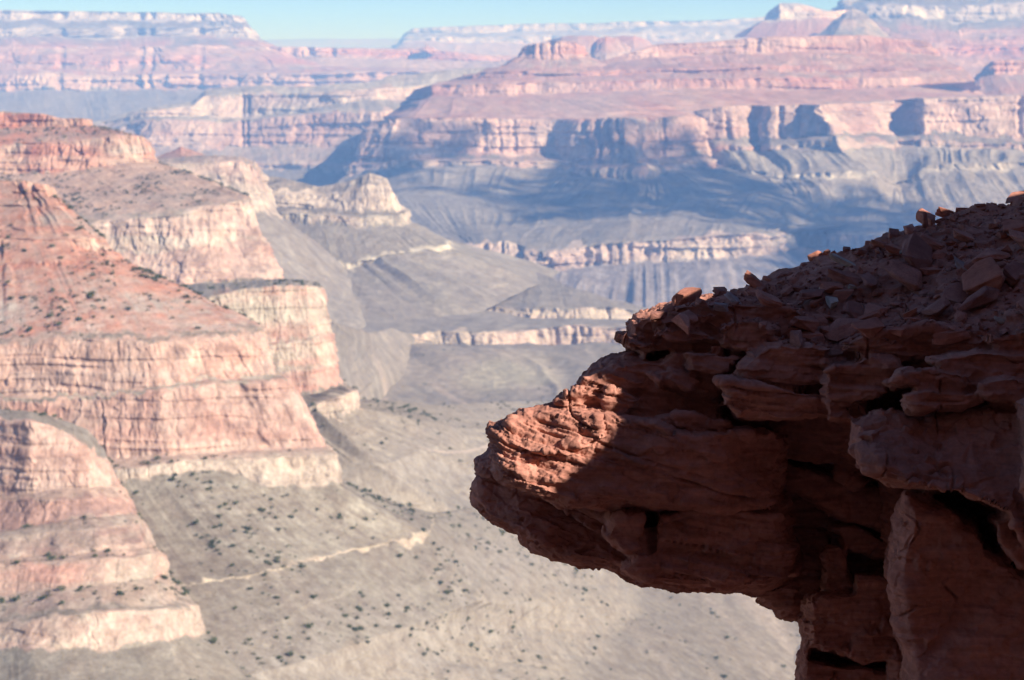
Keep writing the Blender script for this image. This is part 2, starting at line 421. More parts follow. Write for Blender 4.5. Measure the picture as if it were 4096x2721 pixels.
BS = [seg('slope',4,SOIL,TALUS), seg('cliff',20,SUP,SUP_L,brk=40), seg('slope',60,SOIL,SUP,veg=1.2,led=1,amp=.3), seg('cliff',18,SUP,SUP_L,brk=40), seg('slope',18,SOIL,SUP,veg=1,led=.8,amp=.3),
      seg('cliff',10,SUP_D,SUP,brk=30), seg('slope',100,SOIL,SUP,veg=1.4,c_end=SOIL_L,led=.7,amp=.5), seg('slope',10,TALUS,RED_L,veg=.6), seg('cliff',70,RED_L,(.42,.27,.205)),
      seg('slope',6,TALUS_L,TAN), seg('cliff',90,RED,RED_L,streak=.8), seg('slope',20,SOIL,RED_L,veg=1,c_end=TAN), seg('cliff',34,TAN,TAN_L,amp=1.1,brk=85),
      seg('slope',100,TALUS,YEL_L,veg=1.1,sag=3,amp=1.8), seg('cliff',13,(.41,.355,.265),TAN,brk=34,span=(258,430,322),amp=1.2), seg('slope',110,TALUS,YEL,veg=.9,c_end=GREY_L,amp=2.0), seg('slope',110,GREY_L,TALUS_L,veg=.7,c_end=GREY,amp=2.0), seg('slope',60,GREY,TALUS,veg=.3)]
loft("cliff", B, BS, 560, MAT_NEAR, .6, "big red limestone cliff face below a shrub dotted red slope", "cliff", 23, wig=3.0, cliff=.7, slope=.5, jitter=.75, blend_floor=True)

# --- second block of the same wall, set back with a flat grey top
C1 = [
 [(120,310,1950),(187,300,1900),(240,298,1900),(283,296,1900),(304,296,1900),(316,297,1900),(312,298,1950)],
 [(120,290,1700),(187,284,1680),(240,281,1690),(283,278.5,1700),(304,280,1690),(317,282,1700),(312,283,1800)],
 [(120,310,1450),(190,302,1450),(235,291,1460),(282,285,1470),(306,284,1480),(322,287,1500),(316,288,1650)],
 [(120,352,1430),(190,350,1430),(238,346,1436),(285,341,1445),(312,336,1455),(332,331,1475),(326,330,1640)],
 [(120,356,1422),(190,354,1422),(239,350,1428),(286,345,1437),(313,340,1447),(334,335,1468),(328,333,1635)],
 [(120,410,1440),(190,405,1440),(240,400,1408),(290,396,1414),(318,393,1422),(342,384,1447),(336,378,1620)],
 [(120,430,1430),(190,428,1430),(250,420,1380),(312,406,1385),(340,398,1392),(358,391,1425),(350,388,1600)],
 [(120,440,1425),(190,440,1425),(250,434,1372),(312,424,1378),(341,418,1384),(361,408,1418),(353,400,1600)],
 [(120,500,1350),(200,500,1350),(300,480,1330),(380,465,1340),(430,450,1420),(455,430,1550),(440,405,1700)],
 [(120,560,1280),(200,560,1280),(330,560,1265),(470,520,1370),(560,490,1600),(585,440,1900),(560,400,2200)],
 [(120,640,1200),(200,640,1200),(360,640,1190),atz(600,600,-462),atz(740,540,-464),(760,460,2500),(700,400,2800)],
]
CS = [seg('slope',4,GREY,GREY_L), seg('slope',12,GREY,(.25,.225,.195),c_end=(.27,.24,.2),veg=.25), seg('cliff',64,TAN,RED,streak=1), seg('slope',5,TAN_L,TALUS_L), seg('cliff',80,RED,TAN,streak=1.1),
      seg('slope',14,TALUS,TAN,veg=.8), seg('cliff',16,TAN,RED_L,brk=20), seg('slope',80,TALUS,TALUS_L,c_end=GREY_L,veg=.7,amp=1.8), seg('slope',80,GREY_L,TALUS_L,veg=.5,c_end=GREY,amp=1.8), seg('slope',40,GREY,TALUS)]
loft("cliff", C1, CS, 420, MAT_NEAR, .7, "flat topped grey and red cliff block set back behind the big red face", "cliff", 37, wig=3.0, cliff=.8, slope=.7, blend_floor=True)

# --- the ledged red ridge at the upper left and the pale wall under it
C = [
 [(-80,113,2800),(0,113,2800),(40,116,2750),(64,119.5,2720),(80,121,2720),(90,122,2730),(88,124,2850)],
 [(-80,110,2600),(0,111,2590),(40,113.5,2570),(64,117.5,2560),(82,118.5,2555),(91,119.5,2570),(89,122,2750)],
 [(-80,126,2590),(0,126,2580),(40,127,2560),(64,127,2548),(83,126,2545),(93,126,2565),(92,129,2750)],
 [(-80,147,2500),(0,146,2490),(40,143,2480),(80,140,2470),(118,134,2465),(146,138,2480),(143,142,2700)],
 [(-80,153,2495),(0,152,2485),(40,153,2472),(82,154,2460),(125,155,2455),(154,157,2472),(151,160,2690)],
 [(-80,176,2470),(0,175,2460),(40,174,2448),(70,171,2440),(125,163,2445),(158,162,2462),(155,165,2680)],
 [(-80,218,2260),(0,218,2250),(60,217,2240),(126,213,2230),(195,207,2222),(252,195,2245),(246,194,2500)],
 [(-80,226,2245),(0,226,2235),(60,224,2226),(126,219,2216),(190,213,2210),(253,199,2238),(247,197,2500)],
 [(-80,258,2225),(0,258,2215),(60,256,2206),(130,252,2196),(190,248,2190),(265,237,2215),(258,234,2480)],
 [(-80,300,2180),(0,300,2170),(60,298,2160),(130,292,2150),(187,285,2145),(284,279,2175),(276,272,2450)],
 [(-80,380,2050),(0,380,2040),(60,380,2030),(150,370,2020),(240,340,2050),(322,312,2350),(350,338,2750)],
 [(-80,480,1900),(0,480,1900),(60,480,1900),(200,450,1900),(310,385,2250),(375,352,2900),(392,326,3300)],
 [(-80,600,1700),(0,600,1700),(60,600,1700),(230,520,2000),(340,442,2470),(405,374,2980),(415,334,3450)],
]
CS2 = [seg('slope',4,SOIL,SUP_L), seg('cliff',22,SUP,SUP_L), seg('slope',34,SOIL,SUP,veg=1.1,led=1,amp=.4), seg('cliff',16,SUP,TAN), seg('cliff',26,SUP,SUP_L),
       seg('slope',70,SOIL,SUP_L,veg=1.4,c_end=(.33,.265,.22),led=.6,amp=.7), seg('slope',8,TALUS_L,SOIL_L,veg=.6), seg('cliff',46,TAN_L,RED_L), seg('cliff',56,RED_L,RED), seg('slope',60,TALUS,YEL_L,amp=2), seg('slope',60,TALUS,GREY_L,c_end=GREY,amp=2), seg('slope',30,GREY,GREY_L)]
loft("ridge", C, CS2, 420, MAT_MID, 1.1, "ledged red ridge stepping down over a pale pink cliff wall", "ridge", 41, wig=3.0, slope=.6, blend_floor=True)

# --- grey block with the little red cone, and the pale tan ridge running right
D1 = [
 [(60,166,4200),(172,162,4150),(205,161,4150),(243,160,4150),(255,164,4150),(262,172,4200)],
 [(60,162,4000),(172,157,3950),(205,155.5,3940),(243,155.5,3930),(255,161,3950),(263,170,4050)],
 [(60,168,3820),(172,164,3800),(205,163.5,3795),(243,162,3790),(258,167,3810),(266,176,4000)],
 [(60,190,3770),(172,188,3750),(206,187,3745),(246,187,3740),(266,190,3760),(273,195,3970)],
 [(60,218,3720),(172,216,3700),(210,215,3695),(250,216,3690),(278,219,3720),(282,216,3950)],
 [(60,275,3400),(172,275,3400),(230,280,3400),(292,284,3420),(335,284,3640),(345,262,3900)],
 [(60,390,2850),(172,390,2850),(230,375,2920),(320,350,3150),(365,325,3450),(375,300,3850)],
]
DS1 = [seg('slope',4,GREY,TALUS), seg('slope',10,SOIL,TALUS_L), seg('cliff',26,TAN,RED_L,streak=1), seg('cliff',32,TAN_L,TAN), seg('slope',60,TALUS,GREY_L,amp=1.5), seg('slope',40,GREY_L,GREY,amp=1.5)]
loft("cliff", D1, DS1, 260, MAT_MID, 1.8, "grey topped tan cliff block below the small red cone", "cliff", 43, wig=3.0)
D0 = [
 [(179,149,4100),(180,147.5,4090),(181,146.5,4085),(182,147.5,4090),(184,149,4100)],
 [(150,159,4050),(166,159,4000),(181,159,3980),(197,158,4000),(212,158,4050)],
]
loft("cone", D0, [seg('slope',24,SUP,SUP_D,c_end=SOIL)], 90, MAT_MID, 1.8, "small red rubble cone on top of the grey block", "hill", 44, wig=.5)
D2 = [
 [(240,186,4500),(265,184,4450),(282,186,4430),(316,194,4400),(345,190,4380),(368,181,4350),(385,186,4360),(393,200,4450)],
 [(240,178,4300),(265,176,4250),(282,178,4230),(316,187,4200),(345,182,4180),(369,173.5,4150),(389,178,4160),(396,196,4250)],
 [(240,186,4200),(265,187,4180),(282,190,4160),(316,196,4120),(345,193,4090),(368,186,4075),(391,188,4090),(398,200,4220)],
 [(240,206,4160),(265,207,4140),(282,208,4120),(316,210,4080),(345,212,4050),(370,213,4030),(396,212,4050),(411,209,4200)],
 [(240,214,4100),(268,214,4080),(284,214,4070),(316,215,4040),(345,216,4015),(372,216,3995),(402,213,4010),(412,210,4190)],
 [(240,222,4080),(268,223,4065),(284,224,4055),(316,225,4025),(345,227,3995),(374,227,3975),(405,224,3992),(413,222,4180)],
 [(240,260,3880),(268,262,3870),(290,266,3860),(325,266,3850),(355,262,3850),(390,254,3860),(448,244,3900),(452,240,4150)],
 [(240,270,3870),(268,272,3860),(290,275,3850),(325,275,3840),(355,269,3842),(390,260,3850),(451,253,3890),(455,246,4140)],
 [(240,330,3500),(290,335,3450),(330,336,3430),(370,330,3450),(410,322,3500),(480,312,3600),(540,285,3900),(560,272,4300)],
]
DS2 = [seg('slope',4,TALUS,TAN), seg('slope',14,TALUS,TAN_L), seg('cliff',28,TAN_L,TAN), seg('slope',8,TALUS,YEL), seg('cliff',14,TAN,CREAM), seg('slope',44,YEL,TALUS_L,c_end=YEL),
       seg('cliff',12,CREAM_L,CREAM,streak=.8,brk=30), seg('slope',70,YEL,GREY_L,c_end=GREY,amp=1.8)]
loft("ridge", D2, DS2, 460, MAT_MID, 1.9, "pale tan ridge with two ledges running down to a cream cliff band", "ridge", 47, wig=3.0, blend_floor=True)

# --- the side canyon: two low cliffs at the edge of the platform
E2 = [
 [(250,302,3640),(400,302,3640),(470,307,3640),(530,318,3590),(600,319,3570),(700,319,3570),(850,319,3580),(1060,319,3600)],
 [(330,339,3330),(421,336,3400),(443,332.5,3410),(490,332,3400),(530,327.5,3440),(560,325,3470),(640,324,3480),(1060,326,3500)],
 [(330,344,3325),(421,341,3390),(443,346,3395),(490,353,3385),(530,355,3420),(560,355,3450),(640,355,3460),(1060,357,3480)],
 [(330,360,3250),(421,365,3300),(443,368,3300),(490,372,3300),(530,372,3340),(560,372,3360),(640,372,3380),(1060,372,3400)],
]
loft("cliff", E2, [seg('slope',40,GREY,GREY_L), seg('cliff',44,TAN,(.44,.34,.28),streak=.9), seg('slope',20,TALUS,GREY)], 460, MAT_MID, 1.65,
     "low banded tan cliff with dark clefts at the edge of the grey platform", "cliff", 53, wig=6.0, slope=.5, jitter=2.4, cliff=1.3, alcove=[(537,3,5),(549,2,5),(555,3,6),(572,3,4),(580,2,4),(470,2,3),(441,2,3)])
E3 = [
 [(430,290,4700),(467,292,4600),(490,300,4550),(522,300,4450),(545,308,4350),(570,318,4200),(616,325,4100),(660,330,4000)],
 [(430,255,4300),(467,259,4300),(490,267,4250),(522,266.5,4150),(545,275,4050),(570,288,3900),(616,302,3800),(660,311,3760)],
 [(430,302,3720),(467,304,3705),(497,308,3700),(520,309,3690),(545,308,3680),(575,307,3670),(616,307,3680),(660,314,3720)],
 [(430,306,3715),(467,311,3690),(497,319,3680),(520,326,3670),(545,328,3665),(575,329,3660),(616,329,3670),(660,330,3710)],
]
loft("cliff", E3, [seg('slope',20,GORGE,GORGE_L), seg('slope',70,GREY,TALUS_L,c_end=GREY), seg('cliff',30,TAN,(.44,.34,.28))], 380, MAT_MID, 1.8,
     "grey promontory hill with a low tan cliff facing the side canyon", "cliff", 57, wig=5.0, slope=.6, jitter=2.0, cliff=1.3)
# --- the great mesa: gorge, platform, talus and the Redwall with its buttress
F = [
 [(376,124,7300),(374,123,7250),(392,122,7700),(488,118.6,7700),(555,119,7700),(577,119,7700),(622,118,7700),(648,117.5,7700),(690,117,7700),(704,119,7700),(698,117,7800)],
 [(373,123,7180),(368,122.5,7050),(392,121.5,6980),(488,118.4,6980),(555,119,7000),(594,119,6830),(624,117.8,6750),(648,117.6,6950),(690,117,6980),(703,119,7050),(700,116,7600)],
 [(360,160,7080),(355,162,6950),(392,160,6880),(488,154,6890),(555,157,6900),(586,165,6700),(636,161,6620),(652,158,6850),(690,155,6880),(712,155,6980),(705,148,7550)],
 [(350,165,7010),(346,166,6900),(395,163,6830),(488,160,6800),(556,164,6800),(584,169,6620),(641,166,6540),(662,164,6760),(692,162,6790),(716,161,6900),(712,154,7500)],
 [(348,174,6990),(344,176,6880),(395,168,6815),(488,165,6790),(556,170,6780),(582,176,6590),(646,183,6500),(668,170,6740),(694,168,6770),(720,167,6880),(716,158,7480)],
 [(330,192,7100),(325,196,6500),(400,196,6350),(480,196,6300),(530,205,6150),(548,202,6100),(640,208,6000),(700,200,6200),(765,187,6500),(832,206,6500),(850,198,7300)],
 [(300,225,6200),(380,232,5750),(440,234,5650),(480,231,5600),(520,228,5600),(560,226,5600),(630,221,5500),(690,216,5600),(740,220,5700),(800,226,6000),(900,220,6500)],
 [(300,246,5500),(400,246,5350),(455,245,5300),(483,243,5280),(511,245,5250),(545,253,5200),(618,246,5230),(680,240,5250),(740,236,5260),(770,231,5330),(786,234,5900)],
 [(300,258,5480),(400,260,5330),(455,262,5270),(483,264,5240),(511,266,5210),(545,271,5150),(618,265,5180),(680,263,5200),(740,259,5210),(776,252,5290),(792,250,5880)],
 [(300,330,4800),(400,330,4800),(455,330,4800),(483,330,4750),(511,330,4750),(545,330,4700),(618,330,4700),(690,330,4700),(760,325,4750),(840,310,4900),(860,290,5800)],
]
FS = [seg('slope',4,SOIL,SUP), seg('cliff',54,RED,RED_L,streak=.8), seg('slope',8,TALUS,RED), seg('cliff',12,RED,TAN,amp=1.4), seg('slope',60,TALUS,GREY_L,c_end=GREY,amp=2.4),
      seg('slope',44,GREY,GREY_L,amp=1.8), seg('slope',26,GREY,TALUS), seg('cliff',34,TAN,(.40,.29,.24),amp=1.5), seg('slope',80,GORGE,GORGE_L,amp=2.2)]
MESA = loft("mesa", F, FS, 620, MAT_FAR, 3.2, "long red cliffed mesa with a dark buttress standing over a grey slope", "mesa", 61, wig=3.0, slope=1.1, cliff=1.3, jitter=1.5,
     alcove=[(484,3,4),(500,2,4),(515,2.5,4),(752,3,5),(586,2.5,5),(597,2.5,6),(609,2.5,5),(619,2,5),(630,3,5),(648,3,6),(664,2,4)])

# --- ledges of the red mesa top
G = [
 [(390,126,7900),(415,126,7800),(470,126,7800),(530,126,7800),(600,126,7800),(680,126,7800),(760,118,8000),(850,116,8200),(960,108,8400),(960,108,9000)],
 [(376,116,7600),(405,119.5,7200),(470,119.5,7120),(530,119.5,7120),(600,119.5,7120),(680,118.5,7160),(760,108.5,7380),(850,106,7600),(990,99,7850),(985,95,8800)],
 [(404,100,7750),(428,95,7480),(470,95,7450),(505,95,7450),(540,93,7500),(600,92,7520),(675,89.5,7550),(769,89.5,7700),(867,88,7900),(975,82,8100)],
 [(412,90,7800),(428,85,7500),(470,84,7470),(505,83,7470),(540,82.5,7530),(600,81,7550),(675,79,7580),(769,78,7730),(867,78,7930),(972,77,8130)],
 [(440,82,7850),(466,79,7600),(480,78.5,7570),(510,78,7560),(540,76.5,7600),(600,75.5,7620),(675,73,7680),(769,72,7820),(867,72,8000),(965,70,8200)],
 [(442,80,7880),(467,75.5,7620),(485,72.5,7590),(512,71.5,7580),(541,70.5,7620),(600,70,7640),(675,68,7700),(769,67,7840),(867,67,8020),(962,66,8220)],
 [(470,75,8050),(490,70,7900),(507,64.5,7800),(520,62,7780),(552,61,7780),(600,62.5,7850),(660,57,7900),(769,53,8000),(867,53,8200),(940,55,8350)],
 [(472,74,8080),(492,69,7920),(508,63.5,7830),(521,60,7810),(553,59,7810),(601,61.5,7870),(659,45,7950),(769,37,8030),(867,36,8230),(928,40,8380)],
 [(475,75,8400),(495,70,8400),(510,64,8400),(522,61,8400),(553,60,8400),(603,62,8400),(659,46,8500),(769,38,8600),(867,37,8800),(926,40,9000)],
]
G = [G[0]] + G[1:]
GS = [seg('slope',4,(.285,.195,.16),(.33,.17,.13)), seg('slope',30,(.285,.195,.16),(.33,.17,.13),c_end=(.385,.255,.20),led=.9), seg('cliff',24,(.33,.17,.13),(.385,.255,.20),amp=1.2), seg('slope',16,(.285,.195,.16),(.33,.17,.13),led=1), seg('cliff',10,(.33,.17,.13),(.25,.13,.10),amp=1.2),
      seg('slope',26,(.285,.195,.16),(.33,.17,.13),led=1), seg('cliff',34,(.33,.17,.13),(.385,.255,.20)), seg('slope',6,(.33,.17,.13),(.285,.195,.16))]
# rows run from the foot upwards, so the mesh order is turned to keep top first
G = [G[0]] + G[1:]
loft("mesa", G[::-1], GS[::-1], 560, MAT_FAR, 3.4, "broad red mesa top with three stepped ledges", "mesa", 67, wig=3.0,
     alcove=[(522,4,5),(742,4,3),(758,3,5),(858,2,3)])
DM = [
 [(530,46,8100),(536,44.5,8150),(545,42.5,8200),(556,42,8200),(570,43,8200),(577,45,8150),(580,46,8100)],
 [(522,49,8060),(524,46,7930),(535,43.5,7880),(556,40.5,7860),(575,42.5,7880),(583,46,7930),(586,50,8060)],
 [(516,57,8060),(518,57.5,7890),(533,59,7830),(556,60,7810),(580,57,7830),(588,56,7890),(592,57,8060)],
 [(498,70,8060),(500,71.5,7720),(525,74,7600),(555,75,7570),(590,73,7620),(608,66,7780),(612,64,8060)],
]
loft("butte", DM, [seg('slope',6,SUP,SOIL), seg('cliff',30,SUP,SUP_L,amp=1.3), seg('slope',26,SOIL,SUP)], 200, MAT_FAR, 3.4, "dome shaped red butte on the left end of the red mesa", "butte", 71, wig=1.5, jitter=.4, alcove=[(541,2,4),(552,2,4),(534,1.5,3)])
PN = [
 [(611,100,7440),(613,99,7430),(614.5,98.6,7420),(616,99,7430),(618,100,7440)],
 [(605,104,7400),(609,104.5,7380),(614,105,7370),(619,104.5,7380),(622,104,7400)],
 [(580,115,7250),(594,116,7230),(614,116.5,7210),(634,116,7230),(648,115,7250)],
]
loft("cone", PN, [seg('cliff',8,SUP_D,SUP), seg('slope',16,SOIL,SUP)], 90, MAT_FAR, 3.3, "little red pinnacle on the slope above the dark buttress", "hill", 72, wig=.6, jitter=.2)

# --- the wall to the right with its alcoves and grey fans
H = [
 [(680,113,7900),(696,112,7800),(726,108,7800),(752,107,7800),(768,107,7800),(800,105,7800),(822,105,7800),(830,104,7800),(895,101,7900),(910,100,7900),(922,100,7900),(956,99,7900),(1015,97,8000),(1100,96,8000)],
 [(680,112,7600),(696,110,7250),(726,106,7200),(752,106,7350),(768,106,7180),(800,104,7150),(822,105,7000),(832,104,7250),(893,100,7350),(903,99.5,7600),(922,99,7250),(956,98,7280),(1015,96,7250),(1100,95,7250)],
 [(690,142,7500),(708,141,7150),(740,140.5,7100),(755,141,7180),(770,140,7080),(800,139,7030),(838,136,6860),(850,136,7120),(893,135,7230),(902,136,7330),(922,135,7180),(956,136,7180),(1015,138,7120),(1100,138,7120)],
 [(692,147,7480),(712,147,7080),(742,146,7030),(757,147,7180),(772,146,7010),(802,144,6950),(842,144,6790),(856,142,7060),(893,141,7120),(902,142,7110),(924,140,7100),(958,142,7100),(1018,144,7040),(1100,144,7040)],
 [(694,152,7470),(716,153,7060),(744,151,7010),(758,152,7160),(774,150,6990),(804,148,6930),(846,152,6770),(860,147,7040),(894,147,7100),(903,147,7090),(925,146,7080),(960,148,7080),(1020,150,7020),(1100,150,7020)],
 [(705,164,7000),(730,168,6850),(756,172,6750),(775,175,6700),(795,176,6650),(822,172,6600),(874,170,6600),(888,178,6650),(900,182,6680),(912,180,6680),(928,166,6700),(962,164,6700),(1010,162,6700),(1100,162,6700)],
 [(707,168,6980),(733,172,6830),(757,176,6730),(777,179,6680),(797,180,6630),(824,178,6580),(878,177,6580),(892,183,6640),(904,187,6660),(916,184,6660),(934,173,6680),(966,171,6680),(1014,168,6680),(1100,168,6680)],
 [(720,185,6800),(745,192,6650),(770,198,6550),(792,204,6450),(812,208,6400),(835,207,6400),(870,207,6400),(885,209,6450),(905,210,6450),(925,211,6400),(955,211,6400),(1000,211,6350),(1050,211,6350),(1100,211,6350)],
 [(740,225,6350),(760,228,6300),(780,230,6250),(800,232,6200),(820,233,6150),(840,234,6100),(870,235,6050),(890,236,6030),(910,236,6000),(930,237,6000),(960,237,6000),(1000,237,6000),(1050,237,6000),(1100,237,6000)],
 [(742,240,6330),(762,243,6280),(782,246,6230),(802,248,6180),(822,250,6130),(842,251,6080),(872,253,6030),(892,254,6010),(912,254,5980),(932,255,5980),(962,255,5980),(1002,255,5980),(1052,255,5980),(1100,255,5980)],
 [(760,330,5000),(780,330,5000),(800,330,5000),(810,330,5000),(830,330,5000),(850,330,5000),(880,330,5000),(900,330,5000),(920,330,5000),(940,330,5000),(970,330,5000),(1005,330,5000),(1055,330,5000),(1100,330,5000)],
]
HS = [seg('slope',4,SOIL,TALUS), seg('cliff',48,RED,RED_L,streak=.8), seg('slope',8,TALUS,TALUS_L), seg('cliff',10,RED,TAN), seg('slope',44,TALUS_L,YEL_L,amp=2.6), seg('cliff',8,CREAM,TALUS_L),
      seg('slope',56,TALUS_L,GREY_L,amp=2.2), seg('slope',30,GREY,GREY_L), seg('cliff',26,TAN,(.40,.29,.24)), seg('slope',60,GORGE,GORGE_L,amp=2)]
WALL = loft("mesa", H, HS, 560, MAT_FAR, 3.3, "pink cliff wall with dark alcoves above pale grey talus fans", "mesa", 73, wig=3.0, slope=1.2,
     alcove=[(757,5,13),(729,3,6),(739,2,5),(782,3,6),(800,2.5,6),(816,3,6),(826,2.5,6),(905,9,13),(917,2,8),(1022,3,6)])
HB = [
 [(975,80,9800),(984,68,9700),(993,62,9700),(1024,61.5,9700),(1100,61,9700)],
 [(974,80,9500),(982,68,9250),(993,61,9200),(1024,60.5,9200),(1100,60,9200)],
 [(968,84,9480),(980,78,9200),(996,76,9150),(1026,75,9150),(1100,75,9150)],
 [(955,98,8900),(975,97,8600),(1000,97,8500),(1030,97,8500),(1100,97,8500)],
]
loft("mesa", HB, [seg('slope',4,SUP,SOIL), seg('cliff',22,SUP,SUP_L), seg('slope',26,SOIL,SUP)], 160, MAT_FAR, 4.0, "red ledge ridge behind the right end of the red mesa", "mesa", 77, wig=2.0)

# --- pale lit mesas beyond the pale ridge
I = [
 [(60,126,9300),(104,122,9200),(148,110,9100),(193,104,9100),(206,92,9200),(243,89,9200),(300,88,9200),(340,86,9200),(374,83,9200),(389,77,9300),(440,72,9400),(490,69,9500)],
 [(60,126,8700),(104,121,8650),(148,108,8600),(193,102,8700),(206,90,8900),(243,87,8900),(300,86,8800),(340,84,8700),(374,82,8700),(389,76,8800),(440,71,9000),(490,68,9200)],
 [(60,127,8650),(104,123,8600),(148,111,8450),(193,107,8500),(206,96,8600),(243,95,8600),(300,94,8500),(340,92,8400),(374,89,8400),(389,87,8450),(440,85,8600),(490,83,8800)],
 [(60,129,8630),(104,127,8550),(148,116,8420),(193,117,8450),(206,115,8500),(243,117,8500),(300,113,8420),(340,103,8360),(374,99,8360),(389,99,8400),(440,99,8500),(490,99,8700)],
 [(60,131,8500),(104,129,8400),(148,120,8250),(193,120.5,8200),(206,119.5,8200),(243,120.5,8200),(300,115,8100),(340,111,8050),(374,110.5,8000),(392,110,8000),(440,109,8050),(490,109,8100)],
 [(60,150,8350),(104,150,8250),(148,146,8150),(193,146,8100),(206,146,8100),(243,147,8100),(300,147,8000),(340,148,7950),(374,148,7900),(392,148,7900),(440,146,7950),(490,146,8000)],
 [(60,166,8150),(104,166,8050),(148,164,7950),(193,164,7900),(206,164,7900),(243,165,7900),(300,165,7800),(340,166,7750),(374,166,7700),(392,166,7700),(440,166,7750),(490,166,7800)],
 [(60,170,8140),(104,170,8040),(148,168,7940),(193,168,7890),(206,168,7890),(243,169,7890),(300,170,7790),(340,170,7740),(374,170,7690),(392,170,7690),(440,170,7740),(490,170,7790)],
 [(60,215,6900),(104,215,6900),(148,215,6900),(193,215,6900),(206,215,6900),(243,215,6900),(300,220,6800),(340,220,6700),(374,220,6700),(392,220,6700),(440,220,6700),(490,220,6700)],
]
IS = [seg('slope',4,TALUS,TAN_L), seg('slope',12,TALUS_L,CREAM_L), seg('cliff',26,TAN_L,RED_L), seg('slope',10,TALUS_L,CREAM), seg('cliff',44,RED_L,RED), seg('slope',20,SOIL,TALUS_L), seg('cliff',8,TAN,RED), seg('slope',50,GREY,TALUS)]
loft("mesa", I, IS, 460, MAT_FAR, 3.9, "pale pink layered mesas beyond the tan ridge", "mesa", 79, wig=3.0, alcove=[(242,2,6),(247,2,5)])

# --- the far rims
J = [
 [(-90,12,17500),(0,12,17500),(100,12.5,17500),(180,13,17500),(220,14,17500),(236,15.5,17500),(240,17,17600),(238,19,17700)],
 [(-90,11,15000),(0,11,15000),(100,11.5,15000),(180,12.5,15000),(218,14,15000),(234,15,15000),(241,17,15400),(240,18,17000)],
 [(-90,20,14950),(0,20,14950),(100,20,14950),(180,20,14950),(220,20.5,14950),(238,21.5,14950),(245,22.5,15350),(244,22,17000)],
 [(-90,28,14700),(0,28,14700),(100,27,14700),(180,27,14700),(222,27,14700),(244,28,14700),(251,30,15200),(250,30,17000)],
 [(-90,36,14650),(0,36,14650),(40,37,14650),(120,38,14650),(180,36.5,14650),(252,38,14650),(259,39,15150),(258,40,17000)],
 [(-90,46,14100),(0,46,14100),(60,46,14100),(120,46.5,14100),(180,47,14100),(264,45.5,14200),(278,49,15000),(280,50,17000)],
 [(-90,55,13800),(0,55,13800),(60,55,13800),(120,56,13800),(190,57,13800),(285,56,13900),(300,58,14600),(310,58,17000)],
 [(-90,70,13500),(0,70,13500),(60,70,13500),(120,72,13500),(200,71,13500),(300,69,13500),(340,68,13700),(350,68,15000)],
 [(-90,75,13100),(0,75,13100),(60,74,13100),(120,75,13100),(200,74,13000),(300,73,12900),(370,71,12900),(470,70,12900)],
 [(-90,92,13000),(0,92,13000),(60,91,13000),(120,90,13000),(200,90,12900),(300,90,12800),(370,91,12800),(470,91,12800)],
 [(-90,126,11200),(0,126,11200),(60,126,11200),(120,126,11200),(200,120,11200),(300,115,11300),(370,112,11500),(470,110,11500)],
]
JS = [seg('slope',3,GREEN,GREEN), seg('cliff',18,WHITE,WHITE_L), seg('slope',12,GREEN,TALUS), seg('cliff',18,WHITE_L,WHITE), seg('slope',14,SOIL,GREEN,c_end=SUP),
      seg('cliff',14,SUP,SUP_L,amp=1.4), seg('cliff',18,SUP,SOIL,amp=1.4), seg('slope',8,SOIL,SUP), seg('cliff',24,RED,RED_L,amp=1.5), seg('slope',40,TALUS,GREY_L)]
loft("plateau", J, JS, 420, MAT_RIM, 6.5, "distant hazy plateau rim with two white cliff bands", "plateau", 83, wig=4.0, cliff=1.2, alcove=[(138,4,6),(150,3,6),(60,4,5),(200,3,5)])
K_ = [
 [(230,50,15200),(300,48,15200),(360,48,15200),(400,49,15200),(427,48,15200),(450,53,15200),(480,57,15200),(540,59,15200)],
 [(230,47,14500),(300,46.5,14300),(360,47.5,14300),(400,48.5,14300),(427,47.5,14250),(450,52,14250),(480,56,14200),(540,57,14200)],
 [(230,57,14450),(300,57,14250),(345,57,14200),(400,59,14200),(430,60,14180),(455,61,14180),(485,62,14150),(540,63,14150)],
 [(230,72,13700),(300,71,13600),(360,71,13600),(400,70,13500),(430,70,13500),(455,70,13500),(490,70,13500),(540,71,13500)],
]
FAR = [
 [(150,44,47000),(260,41,47000),(330,40,47000),(420,40,47000),(520,42,47000)],
 [(150,43,45000),(260,40,45000),(330,38.5,45000),(420,39,45000),(520,41,45000)],
 [(150,47,44500),(260,46,44500),(330,46,44500),(420,46,44500),(520,47,44500)],
 [(150,62,40000),(260,62,40000),(330,62,40000),(420,62,40000),(520,62,40000)],
]
loft("plateau", FAR, [seg('slope',3,GREEN,GREEN), seg('slope',8,GREEN,SUP_D), seg('slope',20,SUP_D,GREEN)], 120, MAT_RIM, 20.0, "faint blue tableland at the horizon between the two white rims", "plateau", 111, wig=1.0, jitter=.3, slope=.3)
loft("plateau", K_, [seg('slope',4,SUP,SOIL), seg('cliff',22,SUP,RED_L), seg('slope',24,SOIL,SUP_L)], 260, MAT_RIM, 6.5, "hazy pink plateau under the far white rim", "plateau", 85, wig=4.0, alcove=[(310,4,7),(333,3,6)])
SPR = [
 [(425.6,45.6,14200),(426.4,44.6,14190),(427,44.3,14180),(427.6,44.6,14190),(429,45.6,14200)],
 [(415,49.5,14200),(421,49.5,14100),(427,49.8,14080),(433,50,14100),(441,51.5,14200)],
]
loft("butte", SPR, [seg('slope',16,SUP,RED_L)], 60, MAT_RIM, 6.5, "tiny pointed butte on the hazy pink plateau", "butte", 86, wig=.4, jitter=.1)
